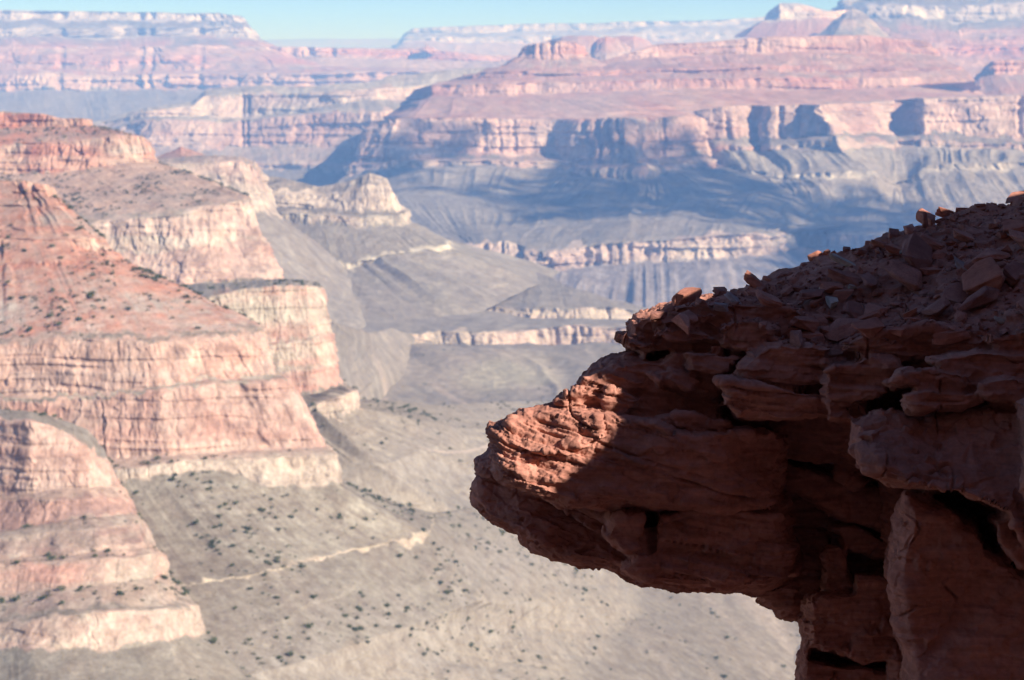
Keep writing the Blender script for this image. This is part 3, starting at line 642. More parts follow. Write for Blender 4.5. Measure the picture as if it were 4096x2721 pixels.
L_ = [
 [(398,46,24500),(412,30,24500),(444,29,24500),(481,28,24500),(560,26,24500),(675,23,24500),(764,18,24500),(860,15,24500)],
 [(396,46,22400),(409,29,22100),(444,27,22000),(481,26,22000),(560,24.5,22000),(675,21.5,22000),(764,17,22000),(860,14,22000)],
 [(394,48,22350),(408,33,22050),(444,32,21950),(481,32,21950),(560,31,21950),(675,28,21950),(764,24,21950),(860,21,21950)],
 [(390,50,22000),(404,37,21700),(444,37,21600),(481,37,21600),(560,36,21600),(675,34,21600),(764,31,21600),(860,29,21600)],
 [(388,51,21950),(402,42,21650),(444,43,21550),(481,43,21550),(560,43,21550),(675,41,21550),(764,39,21550),(860,37,21550)],
 [(370,60,20500),(395,62,20000),(444,66,19500),(481,68,19500),(560,68,19500),(675,66,19500),(764,66,19500),(860,66,19500)],
]
loft("plateau", L_, [seg('slope',3,GREEN,GREEN), seg('cliff',12,WHITE_L,WHITE), seg('slope',10,TALUS,WHITE), seg('cliff',12,WHITE_L,WHITE), seg('slope',30,SOIL,SUP_L)], 300, MAT_RIM, 10.0,
     "farthest white rim fading into the haze at the horizon", "plateau", 89, wig=3.0, cliff=1.2)
for i, rows in enumerate([
 [[(560,39,11800),(575,37.5,11800),(592,37.5,11800),(605,40,11800),(612,42,11800)], [(546,42,11600),(560,38,11400),(578,36,11350),(594,36,11350),(612,43,11600)], [(540,62,11500),(555,60,11000),(578,60,10900),(600,60,11000),(622,62,11500)]],
 [[(598,42,10300),(602,40,10400),(608,39,10400),(614,40,10400),(618,42,10300)], [(594,46,10100),(598,40,10000),(606,37.5,9980),(616,38.5,10000),(627,46,10100)], [(586,66,10000),(592,66,9700),(606,66,9650),(620,66,9700),(640,66,10000)]],
 [[(612,40,11500),(620,39,11500),(635,38,11500),(645,40,11500),(650,43,11500)], [(608,40,11300),(616,37,11200),(634,36.5,11150),(648,40,11200),(655,46,11300)], [(604,62,11200),(614,62,10800),(634,62,10750),(652,62,10800),(662,64,11200)]],
]):
    loft("butte", rows, [seg('slope',4,SUP,SOIL), seg('cliff' if i == 1 else 'slope',26,SUP,SOIL,c_end=SOIL)], 110, MAT_FAR, 4.5,
         ["low pink hill behind the dome butte on its left", "rounded red knob behind and right of the dome butte", "low pink mesa behind the rounded red knob"][i], "butte", 91 + i, wig=1.0)
# right temples
M1 = [
 [(768,12,12800),(780,5,12900),(797,4.5,12900),(813,8.5,12900),(822,12,12900),(842,11.5,12900),(850,12,12900)],
 [(764,18,12500),(770,9.5,12300),(778,2.8,12200),(798,3,12200),(815,7,12200),(822,11,12250),(850,9,12400)],
 [(763,21,12480),(765,20,12200),(780,20,12100),(798,20,12100),(816,20,12100),(832,20,12200),(856,20,12380)],
 [(735,38,12100),(745,38,11700),(775,39,11500),(798,39,11500),(820,39,11500),(845,39,11600),(880,39,12000)],
]
loft("butte", M1, [seg('slope',5,WHITE,TALUS), seg('cliff',26,TAN_L,SUP_L,streak=.8), seg('slope',30,SOIL,SUP,c_end=SUP)], 220, MAT_FAR, 5.0, "tall pale capped butte on the skyline right of the far rim", "butte", 97, wig=1.0)
M2 = [
 [(848,10.5,11500),(851,9,11500),(853,8,11500),(856,9,11500),(860,10.5,11500)],
 [(834,20,11400),(843,19,11300),(853,19,11270),(863,19,11300),(872,20,11400)],
 [(808,38,11300),(830,39,11050),(853,39.5,11000),(873,39,11050),(892,38,11300)],
]
loft("butte", M2, [seg('cliff',16,TALUS,TAN_L), seg('slope',26,TALUS_L,SUP_L)], 140, MAT_FAR, 5.0, "pale rocky cone in front of the right rim", "butte", 99, wig=1.0, slope=1.3)
N = [
 [(834,14,15500),(846,2,15500),(862,-6,15500),(900,-10,15500),(960,-12,15500),(1100,-13,15500)],
 [(832,14,14500),(843,0,14000),(860,-8,14000),(900,-12,13900),(960,-14,13900),(1100,-15,13900)],
 [(830,16,14480),(842,5,13950),(860,1,13950),(905,-2,13850),(960,-4,13850),(1100,-5,13850)],
 [(828,22,14300),(845,14,13800),(870,9,13700),(912,4,13600),(960,5.5,13600),(1100,5,13600)],
 [(826,25,14280),(846,21,13750),(872,19,13650),(916,17,13550),(960,22,13550),(1100,21.5,13550)],
 [(820,34,14000),(850,32,13400),(880,30,13200),(920,29,13100),(960,29.5,13100),(1100,28.5,13100)],
 [(815,42,13900),(850,42,13200),(880,42,12900),(920,42,12800),(960,42,12800),(1100,42,12800)],
 [(800,66,13500),(850,66,12800),(880,66,12400),(920,66,12300),(960,66,12300),(1100,66,12300)],
 [(800,100,12500),(850,100,12000),(880,100,11500),(920,100,11500),(960,100,11500),(1100,100,11500)],
]
NS = [seg('slope',3,GREEN,GREEN), seg('cliff',14,WHITE,TALUS), seg('slope',14,GREEN,TALUS), seg('cliff',18,WHITE_L,WHITE), seg('slope',14,GREEN,GREEN,c_end=SOIL), seg('cliff',18,SUP,SOIL,amp=1.4), seg('cliff',30,SUP,SUP_L,amp=1.4), seg('slope',20,SOIL,SUP)]
loft("plateau", N, NS, 260, MAT_RIM, 6.5, "high white banded rim rising out of the frame at the upper right", "plateau", 103, wig=4.0, cliff=1.2)

# --- ground: the grey platform floor, and the low land out to the horizon
def heightfield(name, xs, ys, zf, cf, mat, label, cat):
    X, Y = np.meshgrid(xs, ys)
    Z = zf(X, Y)
    o = link_mesh(name, np.stack([X, Y, Z], -1).reshape(-1, 3), grid_faces(len(ys), len(xs))[:, ::-1], mat, cf(X, Y, Z).reshape(-1, 3), smooth=True)
    tag(o, label, cat, kind='structure')
    return o
fy = 800 * np.exp(np.linspace(0, math.log(3330 / 800.0), 560))
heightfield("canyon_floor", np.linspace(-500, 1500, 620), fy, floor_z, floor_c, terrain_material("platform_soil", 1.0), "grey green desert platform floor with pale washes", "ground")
gy = np.concatenate([np.linspace(-4000, 12000, 60), 12000 * np.exp(np.linspace(.05, math.log(75000 / 12000.0), 60))])
heightfield("ground", np.linspace(-40000, 40000, 120), gy, lambda X, Y: -640 + np.clip((Y - 30000) / 30000.0, 0, 1) * 560 + 40 * fbm(X / 4000, Y / 4000, None, 221, 3),
            lambda X, Y, Z: np.ones(X.shape + (3,)) * np.array((.27, .23, .20)), MAT_RIM, "low desert ground reaching to the hazy horizon", "ground")

# --- haze
def haze(density, colour):
    x0, x1, y0, y1, z0, z1 = -60000, 60000, -6000, 80000, -700, 660
    v = [(x, y, z) for z in (z0, z1) for y in (y0, y1) for x in (x0, x1)]
    f = [(0, 2, 3, 1), (4, 5, 7, 6), (0, 1, 5, 4), (2, 6, 7, 3), (0, 4, 6, 2), (1, 3, 7, 5)]
    m = bpy.data.materials.new("haze_air"); m.use_nodes = True
    t = m.node_tree; t.nodes.clear()
    out = t.nodes.new("ShaderNodeOutputMaterial"); pv = t.nodes.new("ShaderNodeVolumePrincipled")
    pv.inputs["Density"].default_value = density
    pv.inputs["Color"].default_value = (*colour, 1)
    pv.inputs["Absorption Color"].default_value = (1, 1, 1, 1)
    pv.inputs["Density Attribute"].default_value = ""
    pv.inputs["Anisotropy"].default_value = 0.0
    t.links.new(pv.outputs[0], out.inputs["Volume"])
    o = link_mesh("haze", np.array(v, float), np.array(f), m)
    tag(o, "pale blue haze filling the canyon air", "haze", kind='stuff')
haze(1.4e-4, (.155, .31, .70))

# --- a flat cloud above the frame; its shadow lies across the great mesa
def cloud_over(poly, z0, thick, name, label):
    tr = []
    for o in (MESA, WALL):
        me = o.data
        vs = np.empty(len(me.vertices) * 3); me.vertices.foreach_get("co", vs)
        fs = np.empty(len(me.polygons) * 4, dtype=np.int32); me.loops.foreach_get("vertex_index", fs)
        tr.append(BVHTree.FromPolygons([tuple(p) for p in vs.reshape(-1, 3)], [tuple(f) for f in fs.reshape(-1, 4)]))
    Q = []
    for u, v in poly:
        dr = Vector(at(u, v, 1.0)).normalized()
        hs = [h for h in (t.ray_cast(Vector((0, 0, 0)), dr) for t in tr) if h[0] is not None]
        p = min(hs, key=lambda h: h[3])[0] if hs else Vector(at(u, v, 6000))
        k = (z0 - p.z) / TO_SUN.z
        Q.append((p.x + TO_SUN.x * k, p.y + TO_SUN.y * k))
    Q = np.array(Q)
    lo, hi = Q.min(0), Q.max(0)
    st = 34.0
    gx, gy = np.meshgrid(np.arange(lo[0], hi[0], st), np.arange(lo[1], hi[1], st))
    rs = np.random.RandomState(7)
    px, py = (gx + rs.uniform(-.4, .4, gx.shape) * st).ravel(), (gy + rs.uniform(-.4, .4, gx.shape) * st).ravel()
    ins = np.zeros(px.shape, bool); dist = np.full(px.shape, 9e9)
    for i in range(len(Q)):
        (x1, y1), (x2, y2) = Q[i], Q[i - 1]
        c_ = ((y1 > py) != (y2 > py)) & (px < (x2 - x1) * (py - y1) / (y2 - y1 + 1e-9) + x1)
        ins ^= c_
        e = np.array([x2 - x1, y2 - y1]); l2 = (e * e).sum() + 1e-9
        t = np.clip(((px - x1) * e[0] + (py - y1) * e[1]) / l2, 0, 1)
        dist = np.minimum(dist, np.hypot(px - x1 - t * e[0], py - y1 - t * e[1]))
    cover = np.clip(dist / 62.0, 0, 1) * (1.04 + .05 * fbm(px / 260, py / 260, None, 503, 3))
    keep = ins & (rs.rand(len(px)) < cover)
    unit = []
    for la in (-1.57, -.6, .1, .8, 1.57):
        for k in range(7):
            unit.append((math.cos(la) * math.cos(k * 6.283 / 7), math.cos(la) * math.sin(k * 6.283 / 7), math.sin(la)))
    unit = np.array(unit); uf = np.array([(r_ * 7 + k, r_ * 7 + (k + 1) % 7, (r_ + 1) * 7 + (k + 1) % 7, (r_ + 1) * 7 + k) for r_ in range(4) for k in range(7)])
    vs, fs = [], []
    for n_, (x_, y_) in enumerate(zip(px[keep], py[keep])):
        s_ = rs.uniform(.75, 1.05) * st * .78
        vs.append(unit * (s_, s_, s_ * .55) * rs.uniform(.85, 1.15, unit.shape) + (x_, y_, z0 + rs.uniform(0, thick)))
        fs.append(uf + n_ * len(unit))
    M = NT("cloud_white"); M.b.inputs["Base Color"].default_value = (.85, .86, .88, 1)
    o = link_mesh(name, np.concatenate(vs), np.concatenate(fs), M.m)
    tag(o, label, "cloud", kind='stuff')
cloud_over([(372,160),(400,148),(430,143),(470,140),(520,140),(540,134),(548,112),(575,96),(610,94),(645,102),(664,138),(692,149),(720,155),(775,178),(836,202),(870,202),(940,201),(1110,200),(1110,305),(800,305),(786,244),(768,230),(720,217),(690,213),(640,218),(600,224),(560,222),(540,206),(500,196),(450,186),(400,178)],
           2700, 160, "cloud", "thin broken white cloud above the canyon throwing a soft shadow on the mesa")
# ------------------------------------------------------------------ the near ledge
def w(x, y):                      # reading scale of an enlarged crop of the photo -> photo pixels
    return 475 + .2425 * x, 300 + .2425 * y

RV, RF = [], []                   # closed blocks, fused into one rock afterwards
def block(pts, Y, depth=.9, inset=.90, edge=.10, back=.9, dy=None, shift=(0, 0), pix=False):
    """a rock block: its outline gets its own distance Y, an inset front, full-size middle and a tapering back"""
    P = np.array(pts if pix else [w(*p) for p in pts], float)
    n = len(P)
    # denser, slightly wavy outline
    Q = []
    for i in range(n):
        a, b = P[i], P[(i + 1) % n]
        m = max(1, int(np.linalg.norm(b - a) / 12))
        dd = 0 if dy is None else dy[i]; de = 0 if dy is None else dy[(i + 1) % n]
        for k in range(m):
            t = k / m
            Q.append((*(a * (1 - t) + b * t), dd * (1 - t) + de * t))
    Q = np.array(Q); n = len(Q)
    c = Q[:, :2].mean(0) + np.array(shift)
    rings = [(inset * .93, Y), (inset + (1 - inset) * .55, Y + edge * .35), (1.0, Y + edge), (1.0, Y + edge + depth * .5), (back, Y + edge + depth)]
    b0 = len(RV)
    for s, yy in rings:
        for (u, v, dd) in Q:
            RV.append(at(c[0] + (u - c[0]) * s, c[1] + (v - c[1]) * s, yy + dd))
    for r in range(len(rings) - 1):
        for i in range(n):
            j = (i + 1) % n
            RF.append((b0 + r * n + i, b0 + r * n + j, b0 + (r + 1) * n + j, b0 + (r + 1) * n + i))
    RF.append(tuple(b0 + i for i in range(n))[::-1])
    RF.append(tuple(b0 + (len(rings) - 1) * n + i for i in range(n)))

# prow: lit upper body, dark lower body, knob and shoulder under it
block([(82,545),(130,492),(210,462),(262,442),(330,428),(400,422),(500,440),(520,468),(640,478),(760,490),(820,530),(900,548),(1060,540),(1250,545),(1290,600),(1270,700),(1230,860),(1000,866),(850,845),(700,835),(600,838),(480,850),(350,842),(230,802),(130,762),(78,705),(75,620)],
      9.72, 1.3, .93, .12, dy=[.16,.2,.26,.28,.26,.22,.15,.1,.05,0,0,0,0,0.05,.15,.15,.1,.05,.05,.05,.05,.03,.0,.0,.02,.06,.12])
block([(105,520),(200,470),(330,440),(420,436),(540,470),(560,560),(400,640),(220,640),(120,600)], 9.76, 1.0, .92, .15, dy=[.16,.2,.2,.14,.06,.0,0,.03,.1])
block([(0,752),(22,728),(14,662),(58,632),(84,560),(130,600),(200,760),(420,830),(700,850),(1250,800),(1310,900),(1340,1130),(1250,1165),(1180,1185),(980,1180),(830,1190),(690,1175),(600,1120),(530,1096),(400,1076),(260,1030),(130,940),(40,890),(2,840)],
      10.02, 1.0, .93, .14, dy=[.35,.35,.35,.35,.35,.25,.15,.05,0,0,0,0,0,0,0,0,0,0,.02,.04,.08,.15,.25,.3])
block([(530,965),(572,895),(640,868),(692,892),(702,1040),(622,1055),(545,995)], 9.84, .5, .82, .1)
block([(712,905),(900,858),(1180,855),(1270,880),(1320,1130),(1180,1183),(830,1188),(700,1172),(600,1112),(640,1052),(708,1036),(710,960)], 9.86, .9, .93, .1)
# step above the prow
block([(440,350),(470,320),(560,262),(690,234),(760,250),(830,205),(900,192),(980,205),(1100,300),(1070,340),(1010,390),(1060,530),(900,545),(700,495),(600,480),(520,480),(510,430),(528,350)], 9.95, 1.2, .93, .12)
block([(512,450),(528,345),(600,362),(694,408),(665,450),(600,492),(522,486)], 9.90, .7, .84, .10)
block([(425,346),(442,320),(500,292),(566,284),(600,330),(560,345),(470,354)], 9.97, .8, .85, .06)
block([(552,272),(620,246),(700,232),(720,262),(630,290),(562,288)], 9.99, .8, .85, .06)
block([(700,300),(800,280),(900,300),(950,340),(900,370),(760,350)], 9.88, .6, .8, .08)
block([(740,480),(860,470),(1010,480),(1060,510),(1040,540),(880,542),(780,520)], 9.80, .6, .86, .06)
block([(556,402),(572,389),(600,383),(645,390),(645,412),(566,412)], 9.96, .7, .9, .06, pix=True)
block([(634,523),(663,523),(665,566),(634,564)], 9.90, .5, .92, .05, pix=True)
# layered step with the thin beak
block([(583,146),(622,150),(640,100),(662,62),(740,42),(820,5),(1000,-10),(1300,20),(1420,60),(1400,170),(1200,180),(1130,240),(1090,268),(900,285),(800,215),(690,234),(640,190),(612,162)], 10.02, 1.2, .93, .1)
block([(583,147),(620,150),(700,160),(760,190),(700,200),(640,182),(606,160)], 9.96, .6, .85, .05)
block([(990,110),(1060,70),(1180,72),(1250,120),(1180,190),(1100,220),(1000,200)], 9.86, .6, .86, .08)
block([(720,120),(860,100),(980,130),(1000,180),(880,190),(760,170)], 9.90, .6, .86, .07)
block([(700,60),(860,40),(1000,60),(980,110),(820,112),(700,100)], 9.96, .6, .86, .06)
block([(860,215),(980,205),(1100,240),(1060,290),(960,330),(880,290)], 9.85, .6, .86, .08)
# middle wedge and the lip that catches the sun
block([(1092,268),(1130,212),(1200,172),(1330,168),(1480,185),(1500,260),(1440,290),(1425,372),(1300,368),(1160,336),(1082,332)], 9.66, 1.2, .92, .12)
block([(985,322),(1060,317),(1180,343),(1320,372),(1440,388),(1460,492),(1250,503),(1080,482),(1020,430),(1040,370)], 9.62, 1.2, .93, .1)
block([(1425,292),(1480,250),(1640,218),(1740,250),(1720,330),(1690,410),(1560,475),(1542,522),(1450,505),(1430,395)], 9.42, 1.2, .92, .14)
# ledges at the right
block([(1680,342),(1760,296),(1900,280),(2060,300),(2060,372),(1900,364),(1720,372)], 9.18, 1.0, .92, .08)
block([(1770,392),(1850,362),(2080,380),(2120,405),(2000,452),(1800,458)], 9.12, 1.0, .92, .08)
block([(1870,240),(2060,205),(2400,215),(2400,340),(2100,356),(1900,284)], 9.24, 1.0, .94, .1)
block([(2080,150),(2260,118),(2460,130),(2460,235),(2150,215)], 9.30, 1.0, .92, .1)
block([(1500,170),(1700,120),(1900,100),(2100,120),(2100,200),(1860,240),(1700,250),(1500,215)], 9.50, 1.0, .93, .1)
block([(2060,330),(2200,310),(2460,330),(2460,450),(2150,425),(2060,390)], 9.06, 1.0, .93, .1)
# big smooth boulder and the pillar below it
block([(1540,492),(1600,452),(1700,432),(1790,456),(1990,450),(2120,412),(2300,420),(2480,420),(2480,1230),(2260,1020),(2220,905),(2100,845),(1980,795),(1900,802),(1760,765),(1600,695),(1556,622),(1545,552)],
      8.85, 1.6, .90, .22, dy=[.25,.35,.4,.4,.35,.3,.25,.2,0,0,0,0,0,0,0,.05,.1,.18])
block([(2230,420),(2300,380),(2480,380),(2480,1100),(2300,1000),(2240,760)], 8.72, 1.0, .9, .16)
block([(1770,792),(1850,800),(1960,832),(2060,900),(2110,1000),(2260,1100),(2480,1240),(2480,1700),(1785,1700),(1787,1500),(1742,1332),(1737,1232),(1702,1130),(1712,1010),(1752,900)],
      9.02, 1.6, .90, .2, dy=[.1,.1,.1,.1,.1,.1,.1,0,0,.1,.1,.1,.1,.1,.1])
block([(2120,900),(2200,860),(2300,960),(2420,1080),(2420,1180),(2250,1110),(2150,1010)], 9.0, .8, .85, .12)
# dark recess between prow and pillar
block([(1240,500),(1560,480),(1800,700),(1800,1000),(1800,1600),(1800,1700),(1345,1700),(1336,1470),(1362,1350),(1322,1312),(1205,1232),(1180,1182),(1230,1100),(1250,850),(1230,700)], 10.45, .9, .96, .1)
block([(1262,655),(1460,732),(1570,772),(1740,812),(1720,955),(1500,892),(1350,792),(1275,742)], 10.2, .6, .94, .07)
block([(1470,932),(1560,930),(1740,1022),(1720,1078),(1560,1046),(1480,992)], 10.22, .5, .92, .06)
block([(1400,542),(1480,540),(1580,560),(1620,690),(1574,765),(1484,735),(1474,650),(1405,605)], 10.08, .7, .9, .08)
block([(1440,1012),(1532,1012),(1562,1192),(1482,1212),(1432,1192)], 10.18, .5, .9, .06)
block([(1572,1122),(1740,1132),(1760,1332),(1800,1482),(1592,1492),(1362,1442),(1368,1232),(1442,1207),(1562,1202)], 10.02, .8, .93, .1)
block([(1340,1465),(1500,1500),(1800,1545),(1800,1720),(1342,1720)], 10.12, .8, .95, .08)
block([(1336,1312),(1372,1300),(1380,1480),(1342,1470),(1350,1400)], 10.1, .5, .9, .05)

block([(1700,500),(2500,480),(2500,1720),(1700,1720)], 10.0, 1.0, .97, .1)
# sloping bed of the rubble
front = [(652,350,10.30),(664,342,10.22),(700,345,10.05),(770,350,9.92),(860,356,9.72),(930,350,9.55),(1010,335,9.42),(1110,320,9.35)]
crest = [(640,326,10.62),(652,317,10.72),(684,302,10.85),(740,289,10.95),(796,266,11.0),(876,240,11.02),(960,211,11.04),(1110,172,11.1)]
nq = 60
def pl(pts, n):
    a = np.array([at(*p) for p in pts]); s = np.linspace(0, 1, len(a)); q = np.linspace(0, 1, n)
    return np.stack([np.interp(q, s, a[:, k]) for k in range(3)], 1)
fr, cr = pl(front, nq), pl(crest, nq)
bedrows = [fr + (0, .35, -.6), fr + (0, 0, -.12)] + [fr * (1 - t) + cr * t + np.array([0, 0, .03 * math.sin(t * math.pi)]) for t in np.linspace(0, 1, 30)] + [cr + (0.05, .5, -.25), cr + (0, .9, -.9)]
b0 = len(RV); nr_ = len(bedrows)
for r in bedrows: RV.extend(tuple(p) for p in r)
for r in range(nr_):
    for i in range(nq - 1):
        q = (r + 1) % nr_
        RF.append((b0 + r * nq + i, b0 + r * nq + i + 1, b0 + q * nq + i + 1, b0 + q * nq + i))
RF.append(tuple(b0 + r * nq for r in range(nr_))); RF.append(tuple(b0 + r * nq + nq - 1 for r in range(nr_))[::-1])

VOXEL = .0065
tmp = bpy.data.meshes.new("blocks"); tmp.from_pydata(RV, [], RF); tmp.update()
bm = bmesh.new(); bm.from_mesh(tmp); bmesh.ops.recalc_face_normals(bm, faces=bm.faces); bm.to_mesh(tmp); bm.free()
to = bpy.data.objects.new("blocks", tmp); COL.objects.link(to)
md = to.modifiers.new("fuse", 'REMESH'); md.mode = 'VOXEL'; md.voxel_size = VOXEL; md.adaptivity = 0
dg = bpy.context.evaluated_depsgraph_get()
me = bpy.data.meshes.new_from_object(to.evaluated_get(dg))
bpy.data.objects.remove(to); bpy.data.meshes.remove(tmp)
nv = len(me.vertices)
V = np.empty(nv * 3); me.vertices.foreach_get("co", V); V = V.reshape(-1, 3)
nf = len(me.polygons)
FQ = np.empty(nf * 4, dtype=np.int32); me.loops.foreach_get("vertex_index", FQ); FQ = FQ.reshape(-1, 4)
ED = np.empty(len(me.edges) * 2, dtype=np.int32); me.edges.foreach_get("vertices", ED); ED = ED.reshape(-1, 2)
bpy.data.meshes.remove(me)
deg = np.bincount(ED.ravel(), minlength=nv)[:, None]
def relax(V, n, k=.5):
    for _ in range(n):
        S = np.stack([np.bincount(ED[:, 0], V[ED[:, 1], c], nv) + np.bincount(ED[:, 1], V[ED[:, 0], c], nv) for c in range(3)], 1)
        V = V * (1 - k) + S / deg * k
    return V
def vnormals(V):
    a, b, c, d = (V[FQ[:, i]] for i in range(4))
    n = np.cross(c - a, d - b)
    N = np.stack([sum(np.bincount(FQ[:, i], n[:, k], nv) for i in range(4)) for k in range(3)], 1)
    return N / (np.linalg.norm(N, axis=1, keepdims=True) + 1e-12)
V = relax(V, 4)
N = vnormals(relax(V, 8))
U_, V_ = proj(V)
x, y, z = V.T
smoothrock = np.clip((U_ - 838) / 12, 0, 1) * np.clip((V_ - 402) / 8, 0, 1)
recess = np.clip((U_ - 778) / 10, 0, 1) * np.clip((V_ - 424) / 8, 0, 1) * (y > 9.9)
strat = 1 - .8 * smoothrock - .5 * recess
dip = .22 * np.clip(.55 - x, -.6, 1.2) - .05 * x
bedc = z - dip + .016 * fbm(x / .6, y / .6, z / .6, 301, 2) + .004 * noise(x / .12, y / .12, z / .12, 304)
side = np.clip(1.15 - np.abs(N[:, 2]) ** 2 * 1.2, 0, 1)
d = .032 * fbm(x / .42, y / .42, z / .30, 310, 3) + .011 * fbm(x / .13, y / .13, z / .08, 311, 3)
rag = .004 * fbm(x / .035, y / .035, z / .035, 317, 2)
def beds(h, lat, sd, gain):
    q_ = (bedc + rag) / h + .35 * noise((bedc) / (h * 2.7), x / 2.5, None, sd + 1)
    i_ = np.floor(q_); f_ = q_ - i_
    a_ = noise(x / lat, y / lat, i_ * 1.0, sd) * gain
    # each bed is a little proud at its top edge and worn back underneath
    return a_ + .55 * (f_ - .5)
nose = np.clip((625 - U_) / 40, 0, 1) * np.clip((520 - V_) / 20, 0, 1)
strat = strat * np.clip(.42 + 1.1 * fbm(x / .55, y / .55, z / .22, 318, 2) + .5 * nose, .12, 1.1)
d += strat * side * (.026 * (1 - .45 * nose) * beds(.066, 1.0, 312, 1.1) + .013 * beds(.026, .55, 313, 1.1) * (.55 + .45 * noise(x / .3, y / .3, z / .2, 316)) + .0055 * beds(.0125, .30, 314, 1.0))
# open bedding cracks and a few joints
def crack(field, width, mask): return np.exp(-(field / width) ** 2) * np.clip(mask, 0, 1)
m1 = fbm(x / .45, y / .45, z / .10, 320, 2) * 2.2 + .25
d -= strat * (1 - .4 * nose) * .050 * crack(noise(bedc / .085, x / 1.4, y / 1.4, 321), .045, m1) * side
d -= strat * .026 * crack(noise(bedc / .036, x / .9, y / .9, 322), .06, fbm(x / .25, y / .25, z / .06, 323, 2) * 2.5) * side
d -= .045 * crack(noise(x / .30 + .6 * noise(z / .2, x / .3, None, 325), y / .5, z / 1.6, 324), .022, fbm(x / .4, y / .4, z / .3, 326, 2) * 3 - .35)
d -= smoothrock * .03 * crack(fbm(x / .5 + z / .5, y / .5, (z - x) / .22, 327, 2), .03, fbm(x / .2, y / .2, z / .2, 328, 2) * 3)
# scalloped flakes
fl = fbm(x / .16, y / .16, z / .07, 330, 2); d += (.5 + .5 * strat) * .013 * (np.floor(fl * 4) / 4)
d += .0030 * fbm(x / .02, y / .02, z / .02, 331, 2)
# hole under the lip of the prow
hu, hv = w(722, 905)
d -= .24 * np.exp(-(((U_ - hu) / 6.5) ** 2 + ((V_ - hv) / 7.5) ** 2) ** 2) * (y < 10.4)
hu, hv = w(722, 985)
d -= .10 * np.exp(-(((U_ - hu) / 3.0) ** 2 + ((V_ - hv) / 14) ** 2) ** 2) * (y < 10.4)
# broken facets: flat chips with stepped edges
def facets(sx, sz, sd, k_off, k_tilt):
    wx = .25 * noise(x / .06, y / .06, z / .06, sd + 5)
    P = np.stack([x / sx + wx, y / sx + wx, bedc / sz + wx], 1)
    I = np.floor(P).astype(np.int64)
    best = np.full(nv, 9e9); out = np.zeros(nv)
    for i in (-1, 0, 1):
        for j in (-1, 0, 1):
            for k in (-1, 0, 1):
                c = I + (i, j, k)
                o = np.stack([c[:, m] + .5 + .45 * _hash(c[:, 0], c[:, 1], c[:, 2], sd + m) for m in range(3)], 1)
                D = P - o; dd = (D * D).sum(1)
                val = k_off * _hash(c[:, 0], c[:, 1], c[:, 2], sd + 7) + k_tilt * sum(D[:, m] * _hash(c[:, 0], c[:, 1], c[:, 2], sd + 8 + m) for m in range(3))
                u_ = dd < best
                best[u_] = dd[u_]; out[u_] = val[u_]
    return out
d += (1 - .5 * smoothrock) * (1 - .55 * nose) * facets(.24, .07, 340, .013, .012)
d += (1 - .6 * smoothrock) * facets(.11, .045, 360, .005, .005)
d += smoothrock * facets(.5, .4, 380, .012, .022)
V = V + N * d[:, None]
ledge_v, ledge_f = V, FQ
print("LEDGE", nv)

def sandstone(name, tint=(1, 1, 1), rnd=0.0):
    M = NT(name)
    co = M.n("ShaderNodeTexCoord").outputs["Object"]
    a = M.noise(co, 2.2, 6, .6); b = M.noise(co, 26, 5, .65); s = M.noise(co, 160, 3, .6)
    st = M.noise(co, 6.0, 5, .6, (.35, .35, 5.0))
    T = lambda c: tuple(c[i] * tint[i] for i in range(3))
    c = M.ramp(a, [(.28, T((.325, .147, .106))), (.5, T((.44, .202, .144))), (.72, T((.54, .268, .192)))])
    c = M.mix(c, M.ramp(st, [(.35, (.80, .77, .76)), (.65, (1.14, 1.13, 1.12))]), .8, 'MULTIPLY')
    c = M.mix(c, M.ramp(b, [(.3, (.80, .78, .78)), (.7, (1.2, 1.2, 1.2))]), .8, 'MULTIPLY')
    c = M.mix(c, (.55, .43, .36), M.ramp(s, [(.70, (0, 0, 0)), (.78, (.6, .6, .6))]))
    if rnd:
        oi = M.n("ShaderNodeObjectInfo").outputs["Random"]
        c = M.mix(c, M.ramp(oi, [(0, (.72, .72, .78)), (.3, (1.0, .98, .98)), (.6, (1.12, .98, .9)), (1, (1.3, 1.3, 1.28))]), rnd, 'MULTIPLY')
    M.l(c, M.b.inputs["Base Color"])
    b1 = M.n("ShaderNodeBump", Strength=.45, Distance=.009)
    M.l(M.noise(co, 55, 7, .68), b1.inputs["Height"])
    b2 = M.n("ShaderNodeBump", Strength=.22, Distance=.015)
    M.l(M.noise(co, 9, 6, .65, (.5, .5, 6.0)), b2.inputs["Height"]); M.l(b1.outputs[0], b2.inputs["Normal"])
    M.l(b2.outputs[0], M.b.inputs["Normal"])
    return M.m
ROCK = sandstone("red_sandstone")
LOOSE = sandstone("loose_red_sandstone", (1.0, 1.02, 1.05), .9)
UNSEEN_ROCK = sandstone('unseen_cliff_rock', (.75, .80, .80))  # tint of the unseen rock, set by the light it bounces on the ledge
PALE = sandstone("pale_green_stone", (1.15, 2.2, 2.6), .2)
GREYR = sandstone("grey_stone", (.85, 1.45, 1.9), .3)
ledge = link_mesh("rock_ledge", ledge_v, ledge_f, ROCK)
tag(ledge, "big layered red sandstone ledge jutting out over the canyon in deep shade", "rock ledge")

